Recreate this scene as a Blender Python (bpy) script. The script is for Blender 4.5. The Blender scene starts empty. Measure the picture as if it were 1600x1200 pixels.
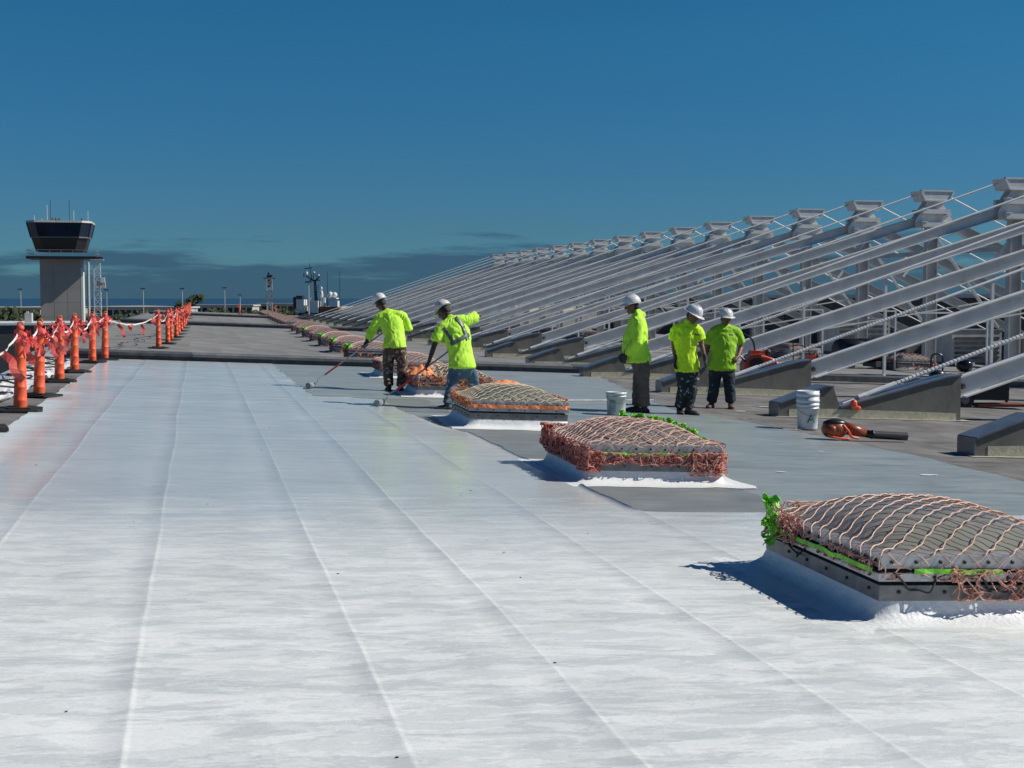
import bpy, math, random
from mathutils import Vector, Matrix, noise
sc = bpy.context.scene
COL = sc.collection
R = math.radians
# ---------------------------------------------------------------- camera, sky, sun
S = 0.042                                   # cross fall of the roof: z = -S * x
TH, PITCH, CAMH = R(13.108), R(3.651), 1.48
cam = bpy.data.cameras.new('camera'); camo = bpy.data.objects.new('camera', cam); COL.objects.link(camo)
camo.location = (0, 0, CAMH); camo.rotation_euler = (math.pi/2 - PITCH, 0, -TH)
cam.sensor_width = 36; cam.lens = 36*2100/1600
cam.clip_start = 0.1; cam.clip_end = 90000
sc.camera = camo
CR = Vector((math.cos(TH), -math.sin(TH), 0)); CF = Vector((math.sin(TH), math.cos(TH), 0))
SUN_EL = R(41); a_ = R(3)
sd = CR*math.cos(a_) + CF*math.sin(a_)
SUN = Vector((sd.x*math.cos(SUN_EL), sd.y*math.cos(SUN_EL), math.sin(SUN_EL)))
sl = bpy.data.lights.new('sun', 'SUN'); sl.energy = 4.6; sl.angle = R(0.5); sl.color = (1.0, .97, .885)
so = bpy.data.objects.new('sun', sl); COL.objects.link(so); so.rotation_euler = SUN.to_track_quat('Z', 'Y').to_euler()
W = bpy.data.worlds.new('World'); sc.world = W; W.use_nodes = True
nt = W.node_tree; nt.nodes.clear()
def N(t, k, **kw):
    n = t.nodes.new(k)
    for a, b in kw.items():
        if a.startswith('i_'): n.inputs[a[2:].replace('_', ' ')].default_value = b
        else: setattr(n, a, b)
    return n
out = N(nt, 'ShaderNodeOutputWorld'); bg = N(nt, 'ShaderNodeBackground')
sky = N(nt, 'ShaderNodeTexSky'); sky.sky_type = 'NISHITA'; sky.sun_disc = False
sky.sun_elevation = SUN_EL; sky.sun_rotation = math.atan2(SUN.x, SUN.y)
sky.altitude = 0; sky.air_density = 1.0; sky.dust_density = 0.0; sky.ozone_density = 3.0
bg.inputs['Strength'].default_value = 0.075
tc = N(nt, 'ShaderNodeTexCoord'); sep = N(nt, 'ShaderNodeSeparateXYZ')
nt.links.new(tc.outputs['Generated'], sep.inputs[0])
# clear-sky colour deepens a little towards the zenith; the marine cloud bank sits on the horizon all round
ramp = N(nt, 'ShaderNodeValToRGB'); cr = ramp.color_ramp
cr.elements[0].position = 0.0; cr.elements[0].color = (.17, .42, .68, 1)
cr.elements[1].position = 1.0; cr.elements[1].color = (.10, .30, .55, 1)
for p_, c_ in ((.06, (.18, .425, .67, 1)), (.13, (.155, .48, .71, 1)), (.19, (.145, .54, .75, 1)), (.24, (.13, .53, .76, 1)), (.35, (.11, .45, .73, 1)), (.6, (.10, .34, .60, 1))):
    e_ = cr.elements.new(p_); e_.color = c_
nt.links.new(sep.outputs['Z'], ramp.inputs[0])
mul = N(nt, 'ShaderNodeMix', data_type='RGBA', blend_type='MULTIPLY'); mul.inputs[0].default_value = 1
nt.links.new(sky.outputs[0], mul.inputs[6]); nt.links.new(ramp.outputs[0], mul.inputs[7])
mp = N(nt, 'ShaderNodeMapping'); mp.inputs['Scale'].default_value = (7, 7, 62)
nt.links.new(tc.outputs['Generated'], mp.inputs[0])
cn = N(nt, 'ShaderNodeTexNoise'); cn.inputs['Scale'].default_value = 1.0; cn.inputs['Detail'].default_value = 9; cn.inputs['Roughness'].default_value = .6
nt.links.new(mp.outputs[0], cn.inputs[0])
ad = N(nt, 'ShaderNodeMath', operation='MULTIPLY_ADD'); ad.inputs[1].default_value = -.12; ad.inputs[2].default_value = .062
nt.links.new(cn.outputs[0], ad.inputs[0])
su = N(nt, 'ShaderNodeMath', operation='ADD'); nt.links.new(sep.outputs['Z'], su.inputs[0]); nt.links.new(ad.outputs[0], su.inputs[1])
mr = N(nt, 'ShaderNodeMapRange', interpolation_type='SMOOTHSTEP')
mr.inputs[1].default_value = .020; mr.inputs[2].default_value = .040; mr.inputs[3].default_value = .75; mr.inputs[4].default_value = 0
nt.links.new(su.outputs[0], mr.inputs[0])
cl = N(nt, 'ShaderNodeMix', data_type='RGBA'); nt.links.new(mr.outputs[0], cl.inputs[0]); nt.links.new(mul.outputs[2], cl.inputs[6])
cl.inputs[7].default_value = (.42, 1.05, 1.95, 1)
nt.links.new(cl.outputs[2], bg.inputs[0]); nt.links.new(bg.outputs[0], out.inputs[0])
sc.view_settings.view_transform = 'Standard'; sc.view_settings.look = 'None'
sc.view_settings.exposure = 0; sc.view_settings.gamma = 1; sc.view_settings.use_curve_mapping = False

# ---------------------------------------------------------------- helpers
random.seed(7)
def rz(x): return -S*x
def P(x, y, h=0): return Vector((x, y, h - S*x))
def sphere_pts(): pass
class MB:
    def __init__(s): s.v = []; s.f = []
    def add(s, vs, fs):
        o = len(s.v); s.v += [tuple(v) for v in vs]; s.f += [tuple(i+o for i in f) for f in fs]; return s
    def box(s, lo, hi, M=None):
        x0, y0, z0 = lo; x1, y1, z1 = hi
        vs = [Vector(p) for p in ((x0,y0,z0),(x1,y0,z0),(x1,y1,z0),(x0,y1,z0),(x0,y0,z1),(x1,y0,z1),(x1,y1,z1),(x0,y1,z1))]
        if M: vs = [M @ v for v in vs]
        return s.add(vs, [(0,3,2,1),(4,5,6,7),(0,1,5,4),(1,2,6,5),(2,3,7,6),(3,0,4,7)])
    def bar(s, a, b, w, h, up=Vector((0,0,1))):
        a, b = Vector(a), Vector(b); t = (b-a).normalized(); sd_ = t.cross(up)
        sd_ = sd_.normalized() if sd_.length > 1e-5 else Vector((1,0,0)); u = sd_.cross(t)
        vs = [p + sd_*i*w/2 + u*j*h/2 for p in (a, b) for i, j in ((-1,-1),(1,-1),(1,1),(-1,1))]
        return s.add(vs, [(0,1,2,3),(7,6,5,4),(0,4,5,1),(1,5,6,2),(2,6,7,3),(3,7,4,0)])
    def tube(s, pts, r, n=6, cap=True):
        pts = [Vector(p) for p in pts]; m = len(pts); rs = r if isinstance(r, (list, tuple)) else [r]*m
        vs = []; fs = []; pn = None
        for i, p in enumerate(pts):
            t = (pts[min(i+1, m-1)] - pts[max(i-1, 0)])
            t = t.normalized() if t.length > 1e-9 else Vector((0,0,1))
            if pn is None: pn = t.orthogonal().normalized()
            pn = (pn - t*pn.dot(t)); pn = pn.normalized() if pn.length > 1e-6 else t.orthogonal().normalized()
            b = t.cross(pn)
            for k in range(n):
                a = 2*math.pi*k/n; vs.append(p + (pn*math.cos(a) + b*math.sin(a))*rs[i])
        for i in range(m-1):
            for k in range(n): fs.append((i*n+k, i*n+(k+1) % n, (i+1)*n+(k+1) % n, (i+1)*n+k))
        if cap: fs.append(tuple(range(n-1, -1, -1))); fs.append(tuple((m-1)*n+k for k in range(n)))
        return s.add(vs, fs)
    def ribbon(s, pts, w, th=.002, up=None):
        pts = [Vector(p) for p in pts]; m = len(pts); vs = []; fs = []
        for i, p in enumerate(pts):
            t = (pts[min(i+1, m-1)] - pts[max(i-1, 0)]).normalized()
            u = (up[i] if isinstance(up, list) else (up or Vector((0,0,1)))); u = Vector(u); u = u - t*u.dot(t)
            u = u.normalized() if u.length > 1e-4 else t.orthogonal().normalized(); nn = t.cross(u)
            vs += [p - u*w/2 - nn*th/2, p + u*w/2 - nn*th/2, p + u*w/2 + nn*th/2, p - u*w/2 + nn*th/2]
        for i in range(m-1):
            for k in range(4): fs.append((i*4+k, i*4+(k+1) % 4, (i+1)*4+(k+1) % 4, (i+1)*4+k))
        fs += [(3,2,1,0), tuple((m-1)*4+k for k in range(4))]
        return s.add(vs, fs)
    def lathe(s, prof, n=20, o=(0,0,0), sx=1, sy=1, M=None, cap=True):
        vs = []; fs = []; m = len(prof)
        for r, z in prof:
            for k in range(n):
                a = 2*math.pi*k/n; v = Vector((o[0]+r*sx*math.cos(a), o[1]+r*sy*math.sin(a), o[2]+z)); vs.append(M @ v if M else v)
        for i in range(m-1):
            for k in range(n): fs.append((i*n+k, i*n+(k+1) % n, (i+1)*n+(k+1) % n, (i+1)*n+k))
        if cap: fs.append(tuple(range(n-1, -1, -1))); fs.append(tuple((m-1)*n+k for k in range(n)))
        return s.add(vs, fs)
    def prism(s, poly, a, b, fn):
        n = len(poly); vs = [fn(p, a) for p in poly] + [fn(p, b) for p in poly]
        return s.add(vs, [tuple(range(n)), tuple(range(2*n-1, n-1, -1))] + [(i, n+i, n+(i+1) % n, (i+1) % n) for i in range(n)])
    def loft(s, pts, rad, side, n=14, cap=1.0):   # elliptical sections, closed round ends
        pts = [Vector(p) for p in pts]; side = Vector(side).normalized(); m = len(pts)
        rad = [(r, r) if not isinstance(r, (tuple, list)) else r for r in rad]
        P_ = []; R_ = []
        t0 = (pts[0]-pts[1]).normalized(); t1 = (pts[-1]-pts[-2]).normalized()
        def capx(p, r, t, rev):
            e = min(r); L = [(p + t*e*cap*math.sin(a), (r[0]*math.cos(a), r[1]*math.cos(a))) for a in (R(80), R(55), R(28))]
            return L
        A = capx(pts[0], rad[0], t0, 0); B = capx(pts[-1], rad[-1], t1, 1)[::-1]
        seq = A + list(zip(pts, rad)) + B
        vs = []; fs = []; q = len(seq)
        for i, (p, r) in enumerate(seq):
            t = (seq[min(i+1, q-1)][0] - seq[max(i-1, 0)][0]).normalized()
            sdd = side - t*side.dot(t); sdd = sdd.normalized() if sdd.length > 1e-4 else t.orthogonal().normalized(); nn = t.cross(sdd)
            for k in range(n):
                a = 2*math.pi*k/n; vs.append(p + sdd*math.cos(a)*r[0] + nn*math.sin(a)*r[1])
        for i in range(q-1):
            for k in range(n): fs.append((i*n+k, i*n+(k+1) % n, (i+1)*n+(k+1) % n, (i+1)*n+k))
        fs.append(tuple(range(n-1, -1, -1))); fs.append(tuple((q-1)*n+k for k in range(n)))
        return s.add(vs, fs)
    def blob(s, c, r, M=None, n=12, m=8):
        c = Vector(c); r = (r, r, r) if not isinstance(r, (tuple, list)) else r; vs = [c + Vector((0,0,-r[2]))]; fs = []
        loc = [Vector((0, 0, -r[2]))]
        for i in range(1, m):
            ph = -math.pi/2 + math.pi*i/m
            for k in range(n):
                a = 2*math.pi*k/n; loc.append(Vector((r[0]*math.cos(ph)*math.cos(a), r[1]*math.cos(ph)*math.sin(a), r[2]*math.sin(ph))))
        loc.append(Vector((0, 0, r[2])))
        vs = [c + (M @ v if M else v) for v in loc]; L = len(vs)-1
        for k in range(n): fs.append((0, 1+(k+1) % n, 1+k)); fs.append((L, L-n+k, L-n+(k+1) % n))
        for i in range(m-2):
            for k in range(n): fs.append((1+i*n+k, 1+i*n+(k+1) % n, 1+(i+1)*n+(k+1) % n, 1+(i+1)*n+k))
        return s.add(vs, fs)
    def mesh(s, name, mat, smooth=False):
        me = bpy.data.meshes.new(name); me.from_pydata(s.v, [], s.f); me.validate()
        if mat: me.materials.append(mat)
        if smooth: me.polygons.foreach_set('use_smooth', [True]*len(me.polygons))
        me.update(); return me
    def obj(s, name, mat, parent=None, smooth=False, **kw):
        return mk(name, s.mesh(name, mat, smooth), parent, **kw)
def mk(name, data, parent=None, label=None, cat=None, group=None, kind=None, loc=None, rot=None):
    o = bpy.data.objects.new(name, data); COL.objects.link(o)
    if parent: o.parent = parent
    if loc is not None: o.location = loc
    if rot is not None: o.rotation_euler = rot
    if label: o['label'] = label
    if cat: o['category'] = cat
    if group: o['group'] = group
    if kind: o['kind'] = kind
    return o
def thing(name, label, cat, loc=(0,0,0), rot=(0,0,0), group=None): return mk(name, None, None, label, cat, group, None, loc, rot)
KIDS = {}
def dup(o, parent=None):
    c = o.copy(); COL.objects.link(c)
    if parent: c.parent = parent
    for ch in list(o.children): dup(ch, c)
    return c
def smooth_by_angle(me, ang=35):
    pass
def crv(pts, k=4):           # Catmull-Rom
    pts = [Vector(p) for p in pts]; o = []
    for i in range(len(pts)-1):
        a, b, c, d = pts[max(i-1,0)], pts[i], pts[i+1], pts[min(i+2, len(pts)-1)]
        for j in range(k):
            t = j/k; o.append(.5*((2*b)+(c-a)*t+(2*a-5*b+4*c-d)*t*t+(-a+3*b-3*c+d)*t**3))
    o.append(pts[-1]); return o
ORD = ['nearest','second','third','fourth','fifth','sixth','seventh','eighth','ninth','tenth','eleventh','twelfth','thirteenth','fourteenth','fifteenth','sixteenth','seventeenth','eighteenth','nineteenth','twentieth','twenty-first','twenty-second','twenty-third','twenty-fourth','twenty-fifth','twenty-sixth','twenty-seventh']

# ---------------------------------------------------------------- materials
MATS = {}
def mat(name, c1, c2=None, rough=.6, scale=8, metal=0, bump=0, bscale=None, aniso=(1,1,1), spec=.5, coat=0, detail=5, contrast=(.35,.65), rnd=0, trans=0, alpha=1, blotch=0, bl_scale=.5, stain=None, stain_lv=(.62,.72)):
    if name in MATS: return MATS[name]
    m = bpy.data.materials.new(name); m.use_nodes = True; t = m.node_tree; b = t.nodes['Principled BSDF']
    b.inputs['Roughness'].default_value = rough; b.inputs['Metallic'].default_value = metal
    b.inputs['Specular IOR Level'].default_value = spec; b.inputs['Coat Weight'].default_value = coat
    b.inputs['Base Color'].default_value = (*c1, 1)
    co = N(t, 'ShaderNodeTexCoord'); mpn = N(t, 'ShaderNodeMapping'); mpn.inputs['Scale'].default_value = aniso
    t.links.new(co.outputs['Object'], mpn.inputs[0])
    if c2 is not None:
        no = N(t, 'ShaderNodeTexNoise'); no.inputs['Scale'].default_value = scale; no.inputs['Detail'].default_value = detail
        t.links.new(mpn.outputs[0], no.inputs[0])
        rp = N(t, 'ShaderNodeValToRGB'); rp.color_ramp.elements[0].position = contrast[0]; rp.color_ramp.elements[1].position = contrast[1]
        rp.color_ramp.elements[0].color = (*c1, 1); rp.color_ramp.elements[1].color = (*c2, 1)
        t.links.new(no.outputs[0], rp.inputs[0]); last = rp.outputs[0]
        if rnd:
            oi = N(t, 'ShaderNodeObjectInfo'); mm = N(t, 'ShaderNodeMapRange'); mm.inputs[3].default_value = 1-rnd; mm.inputs[4].default_value = 1+rnd
            t.links.new(oi.outputs['Random'], mm.inputs[0])
            vm = N(t, 'ShaderNodeVectorMath', operation='SCALE'); t.links.new(last, vm.inputs[0]); t.links.new(mm.outputs[0], vm.inputs['Scale']); last = vm.outputs[0]
        if blotch:
            n3 = N(t, 'ShaderNodeTexNoise'); n3.inputs['Scale'].default_value = bl_scale; n3.inputs['Detail'].default_value = 8; n3.inputs['Roughness'].default_value = .65
            t.links.new(co.outputs['Object'], n3.inputs[0]); m3 = N(t, 'ShaderNodeMapRange'); m3.inputs[1].default_value = .3; m3.inputs[2].default_value = .7; m3.inputs[3].default_value = 1-blotch; m3.inputs[4].default_value = 1+blotch
            t.links.new(n3.outputs[0], m3.inputs[0]); v3 = N(t, 'ShaderNodeVectorMath', operation='SCALE'); t.links.new(last, v3.inputs[0]); t.links.new(m3.outputs[0], v3.inputs['Scale']); last = v3.outputs[0]
        if stain:
            m4 = N(t, 'ShaderNodeMapping'); m4.inputs['Scale'].default_value = stain[1]; m4.inputs['Location'].default_value = (3.7, 1.3, 8.1); t.links.new(co.outputs['Object'], m4.inputs[0])
            n4 = N(t, 'ShaderNodeTexNoise'); n4.inputs['Scale'].default_value = 1; n4.inputs['Detail'].default_value = 7; n4.inputs['Roughness'].default_value = .6; t.links.new(m4.outputs[0], n4.inputs[0])
            oi2 = N(t, 'ShaderNodeObjectInfo'); cb = N(t, 'ShaderNodeVectorMath', operation='SCALE'); cb.inputs['Scale'].default_value = 40; cx = N(t, 'ShaderNodeCombineXYZ'); t.links.new(oi2.outputs['Random'], cx.inputs[0]); t.links.new(oi2.outputs['Random'], cx.inputs[1]); t.links.new(cx.outputs[0], cb.inputs[0]); t.links.new(cb.outputs[0], m4.inputs['Location'])
            m5 = N(t, 'ShaderNodeMapRange'); m5.inputs[1].default_value = stain_lv[0]; m5.inputs[2].default_value = stain_lv[1]; m5.inputs[4].default_value = stain[2]; t.links.new(n4.outputs[0], m5.inputs[0])
            x5 = N(t, 'ShaderNodeMix', data_type='RGBA'); t.links.new(m5.outputs[0], x5.inputs[0]); t.links.new(last, x5.inputs[6]); x5.inputs[7].default_value = (*stain[0], 1); last = x5.outputs[2]
        t.links.new(last, b.inputs['Base Color'])
    if bump:
        n2 = N(t, 'ShaderNodeTexNoise'); n2.inputs['Scale'].default_value = bscale or scale*4; n2.inputs['Detail'].default_value = 4
        t.links.new(mpn.outputs[0], n2.inputs[0])
        bp = N(t, 'ShaderNodeBump'); bp.inputs['Strength'].default_value = bump; bp.inputs['Distance'].default_value = .01
        t.links.new(n2.outputs[0], bp.inputs['Height']); t.links.new(bp.outputs[0], b.inputs['Normal'])
    MATS[name] = m; return m

def coating_mat():
    m = bpy.data.materials.new('white_coating'); m.use_nodes = True; t = m.node_tree; b = t.nodes['Principled BSDF']; L = t.links.new
    co = N(t, 'ShaderNodeTexCoord'); sp = N(t, 'ShaderNodeSeparateXYZ'); L(co.outputs['Object'], sp.inputs[0])
    def ns(scl, s=1, d=5, r=.55):
        mpn = N(t, 'ShaderNodeMapping'); mpn.inputs['Scale'].default_value = scl; L(co.outputs['Object'], mpn.inputs[0])
        n = N(t, 'ShaderNodeTexNoise'); n.inputs['Scale'].default_value = s; n.inputs['Detail'].default_value = d; n.inputs['Roughness'].default_value = r
        n.inputs['Distortion'].default_value = .4
        L(mpn.outputs[0], n.inputs[0]); return n.outputs[0]
    streak = ns((1.2, 4.6, 1), 1, 12, .68); fine = ns((45, 60, 45), 1, 4, .6); big = ns((.5, .8, .5), 1, 4); grain = ns((160, 160, 160), 1, 2); patch = ns((2.6, 7.0, 1), 1, 12, .75)
    def mrg(a, f0, f1, t0, t1, sm=False):
        n = N(t, 'ShaderNodeMapRange'); n.inputs[1].default_value = f0; n.inputs[2].default_value = f1; n.inputs[3].default_value = t0; n.inputs[4].default_value = t1
        if sm: n.interpolation_type = 'SMOOTHSTEP'
        L(a, n.inputs[0]); return n.outputs[0]
    def ma(op, a, c):
        n = N(t, 'ShaderNodeMath', operation=op)
        for i, x in enumerate((a, c)):
            if isinstance(x, (int, float)): n.inputs[i].default_value = x
            else: L(x, n.inputs[i])
        return n.outputs[0]
    wob = ma('ADD', sp.outputs['Y'], ma('MULTIPLY', ma('SUBTRACT', streak, .5), 5))
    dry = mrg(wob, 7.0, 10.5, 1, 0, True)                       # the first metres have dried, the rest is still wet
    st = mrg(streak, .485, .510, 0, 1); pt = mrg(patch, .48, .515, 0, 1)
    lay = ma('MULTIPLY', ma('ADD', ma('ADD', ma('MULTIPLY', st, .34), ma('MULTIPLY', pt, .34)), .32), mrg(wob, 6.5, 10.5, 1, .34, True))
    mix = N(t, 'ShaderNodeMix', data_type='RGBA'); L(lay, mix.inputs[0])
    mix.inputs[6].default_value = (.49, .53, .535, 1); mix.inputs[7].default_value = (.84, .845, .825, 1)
    m2 = N(t, 'ShaderNodeMix', data_type='RGBA', blend_type='MULTIPLY'); m2.inputs[0].default_value = 1; L(mix.outputs[2], m2.inputs[6])
    c = ma('ADD', mrg(big, .3, .7, .90, 1.04), mrg(fine, .3, .7, -.06, .05)); c = ma('ADD', c, mrg(grain, .22, .46, -.20, 0)); cc = N(t, 'ShaderNodeCombineColor')
    for i in range(3): L(c, cc.inputs[i])
    L(cc.outputs[0], m2.inputs[7]); L(m2.outputs[2], b.inputs['Base Color'])
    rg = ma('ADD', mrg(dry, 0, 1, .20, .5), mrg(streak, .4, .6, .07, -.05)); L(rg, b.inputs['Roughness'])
    b.inputs['Specular IOR Level'].default_value = .6
    hh = ma('ADD', ma('MULTIPLY', streak, .8), ma('MULTIPLY', fine, .22)); hh = ma('ADD', hh, ma('MULTIPLY', pt, .05))
    bp = N(t, 'ShaderNodeBump'); bp.inputs['Strength'].default_value = .35; bp.inputs['Distance'].default_value = .012
    L(hh, bp.inputs['Height']); L(bp.outputs[0], b.inputs['Normal']); return m
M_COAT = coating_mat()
M_PRIM = mat('grey_primer', (.25,.285,.285), (.31,.345,.34), .40, scale=2.2, blotch=.12, bl_scale=.9, stain=((.20,.215,.22),(1.2,5,1),.7), stain_lv=(.56,.62), aniso=(1,3,1), bump=.25, bscale=30)
M_DAMP = mat('bare_grey_patch', (.185,.20,.20), (.24,.255,.255), .5, scale=2, blotch=.15, bl_scale=1.5, aniso=(1,2,1), bump=.3, bscale=25)
M_ROOF = mat('weathered_roof_membrane', (.125,.118,.112), (.215,.203,.195), .85, scale=1.6, blotch=.3, bl_scale=.45, stain=((.06,.056,.053),(.8,2.2,1),.8), stain_lv=(.57,.66), aniso=(1,.6,1), bump=.5, bscale=60, rnd=.10, detail=8)
M_ROOF2 = mat('grey_roof_membrane', (.185,.18,.172), (.255,.248,.238), .85, scale=.9, blotch=.2, bl_scale=.3, stain=((.10,.097,.093),(.5,1.2,1),.7), stain_lv=(.57,.68), aniso=(1,.6,1), bump=.4, bscale=60, rnd=.08, detail=8)
M_WHITE = mat('white_skirt_coating', (.74,.75,.75), (.82,.82,.81), .5, 9, bump=.6, bscale=35)
M_STEEL = mat('white_painted_steel', (.64,.64,.62), (.74,.735,.715), .42, scale=2.5, blotch=.10, bl_scale=.8, stain=((.33,.25,.18),(1.3,4,3),.55), stain_lv=(.60,.70), bump=.08, bscale=30)
M_STEELD = mat('grey_painted_steel', (.42,.415,.40), (.52,.515,.50), .5, scale=2.5, blotch=.12, bl_scale=.8)
M_CURB = mat('dark_grey_flashing', (.06,.062,.065), (.11,.11,.11), .45, 5, bump=.2)
M_PED = mat('pedestal_panel', (.135,.125,.11), (.175,.165,.145), .7, scale=3, blotch=.15, bl_scale=1.2, stain=((.09,.08,.07),(3,3,.8),.6), stain_lv=(.55,.66), bump=.2)
M_PEDTOP = mat('pedestal_metal_cap', (.13,.15,.17), (.18,.20,.23), .28, 4, metal=.3)
M_CREAM = mat('cream_sealant', (.42,.39,.28), (.55,.52,.40), .6, 12, bump=.4)
M_ALU = mat('aluminium_frame', (.38,.385,.39), (.50,.505,.51), .38, 14, metal=.55, bump=.1)
M_ALUD = mat('dull_flashing', (.14,.14,.145), (.22,.22,.22), .45, 10, metal=.4, bump=.1)
M_GAP = mat('black_gasket', (.012,.012,.013), None, .6)
M_DOME = mat('clouded_dome_plastic', (.235,.235,.19), (.30,.295,.25), .22, 3, coat=.3)
M_DOMEB = mat('brown_dome_plastic', (.26,.22,.19), (.33,.28,.25), .3, 3, coat=.2)
M_ROPE = [mat('salmon_net_rope', (.66,.40,.31), (.80,.58,.48), .8, 30), mat('red_net_rope', (.50,.13,.09), (.68,.30,.22), .8, 30),
          mat('tan_net_rope', (.42,.35,.25), (.55,.48,.36), .8, 30), mat('faded_pink_net_rope', (.50,.31,.26), (.66,.47,.40), .85, 20)]
M_TANG = [mat('brick_tangled_rope', (.50,.20,.14), (.72,.42,.33), .8, 25), mat('crimson_tangled_rope', (.42,.07,.05), (.72,.33,.26), .8, 14),
          mat('orange_tangled_rope', (.60,.20,.08), (.75,.36,.2), .8, 20)]
M_LIME = mat('lime_strap', (.12,.50,.03), (.32,.78,.05), .6, scale=9, blotch=.3, bl_scale=14)
M_ORANGE = mat('orange_plastic', (.82,.105,.035), (.90,.15,.055), .42, scale=4, blotch=.08, bl_scale=6)
M_ORFAB = mat('orange_fabric', (.85,.22,.06), (.9,.34,.14), .8, 10)
M_RIB = mat('red_barrier_ribbon', (.80,.07,.06), (.88,.20,.17), .5, 9)
M_RUBBER = mat('black_rubber', (.014,.014,.015), (.03,.03,.03), .6, 20)
M_BLACK = mat('black_plastic', (.018,.018,.02), None, .35)
M_ROPEW = mat('white_cord', (.75,.72,.68), None, .7)

# ---------------------------------------------------------------- setting: roof
def vleft(y): return -3.05 - .021*(max(y, 5)-22) if y < 75 else -4.16
def sheet(name, rows, material, h, kind='structure', wob=0.0, parent=None, thick=0):
    # rows: list of (y, x0, x1) ; a strip of quads draped on the roof plane
    mb = MB(); vs = []; fs = []
    for i, (y, a, b) in enumerate(rows): vs += [P(a, y, h), P(b, y, h)]
    for i in range(len(rows)-1): fs.append((2*i, 2*i+1, 2*i+3, 2*i+2))
    mb.add(vs, fs); return mb.obj(name, material, parent, kind=kind)
mb = MB()
ys = [-6, 5, 22, 40, 70, 75, 151]
vs = []
for y in ys: vs += [P(vleft(y), y, 0), P(56, y, 0), P(vleft(y), y, -1.2), P(56, y, -1.2)]
fs = []
for i in range(len(ys)-1):
    a, b = 4*i, 4*i+4; fs += [(a, a+1, b+1, b), (a+2, b+2, b+3, a+3), (a, b, b+2, a+2), (a+1, a+3, b+3, b+1)]
fs += [(0,2,3,1), tuple(4*(len(ys)-1)+k for k in (0,1,3,2))]
mb.add(vs, fs); roof = mb.obj('roof', M_ROOF, kind='structure')
mb = MB(); mb.prism([(-3.0, -13.5), (55.5, -13.5), (55.5, -55.5*S-1.15), (-3.0, 3.0*S-1.15)], -5.5, 150.5, lambda p, y: Vector((p[0], y, p[1]))); mb.obj('hangar_walls', M_PED, kind='structure')
BAYS = [(-5, 31.9), (32.75, 74.6), (75.5, 117), (118, 150.8)]
SHARE = {}
def strip(x, y0, y1, w, m, k=0):
    L = y1-y0; key = (round(L, 2), round(w, 2), m.name)
    if key not in SHARE:
        q = MB(); n = max(2, int(L/2)); vs = []; fs = []
        for i in range(n+1):
            y = L*i/n; j = random.uniform(-.006, .006)
            vs += [P(0+j, y, .0035), P(w+j, y, .009), P(w+j, y, .0045)]
        for i in range(n): a = 3*i; b = a+3; fs += [(a, a+1, b+1, b), (a+1, a+2, b+2, b+1)]
        q.add(vs, fs); SHARE[key] = q.mesh('membrane_sheet', m)
    mk('membrane_sheet', SHARE[key], roof, loc=(x, y0, -S*x))
random.seed(3)
for bi, (y0, y1) in enumerate(BAYS):
    m = M_ROOF if bi == 0 else M_ROOF2
    x = -4.0 if bi else -3.0; k = 0
    while x < 55:
        if bi == 0 and 0 < x < 4.6: x += .92; continue
        w = .95
        if x < 14:
            # end laps are seen on the open middle of the roof
            cuts = [y0] + [c for c in (y0 + (3.2 if k % 2 else 8.1) + 10*j for j in range(5)) if c < y1-1] + [y1]
            for a, b in zip(cuts, cuts[1:]): strip(x, a, b+.0, w, m)
            x += .92
        else: strip(x, y0, y1, 1.9, m); x += 1.84
        k += 1
# primer, bare patch, white coating
def edge_noise(y, s=1.0, amp=.05): return amp*noise.noise(Vector((y*s, 3.1, 0))) + amp*.5*noise.noise(Vector((y*s*4, 9.1, 0)))
ny = lambda a, b, st: [a + (b-a)*i/max(1, int((b-a)/st)) for i in range(int((b-a)/st)+1)]
def pe(y): 
    pts = [(-5,7.8),(14,7.95),(16,7.88),(18,7.75),(20.4,7.35),(24,8.0),(27.7,8.7),(31.85,9.5)]
    for (a, xa), (b, xb) in zip(pts, pts[1:]):
        if a <= y <= b: return xa + (xb-xa)*(y-a)/(b-a)
    return 9.5
sheet('primer_coat', [(y, 1.2, pe(y)+edge_noise(y, .9, .12)) for y in ny(-5, 31.85, .2)], M_PRIM, .014)
sheet('bare_patch', [(y, 2.3, 4.55+edge_noise(y, 1.3, .05)+(.25 if 12.4 < y < 16.8 else 0)) for y in ny(9.2, 17.6, .15)], M_DAMP, .018)
sheet('bare_patch', [(y, 2.0, 3.5+edge_noise(y, 1.9, .15)) for y in ny(18.6, 21.2, .15)], M_DAMP, .018)
def vr(y):
    if y < 9.35: return 7.9
    if y < 9.5: return 7.9 - (y-9.35)/.15*4.7
    pts = [(9.5,3.2),(12.1,3.15),(15.5,3.12),(16.3,2.9),(18.5,2.75),(20.9,2.75),(21.2,1.75),(24,1.7),(28,1.66),(31.8,1.66)]
    for (a, xa), (b, xb) in zip(pts, pts[1:]):
        if a <= y <= b: return xa + (xb-xa)*(y-a)/(b-a)
    return 1.66
SEAMS = [-2.05, -1.14, -.26, .65, 1.40, 2.33, 3.20, 4.16, 5.02, 5.95, 6.83, 7.75]
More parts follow.
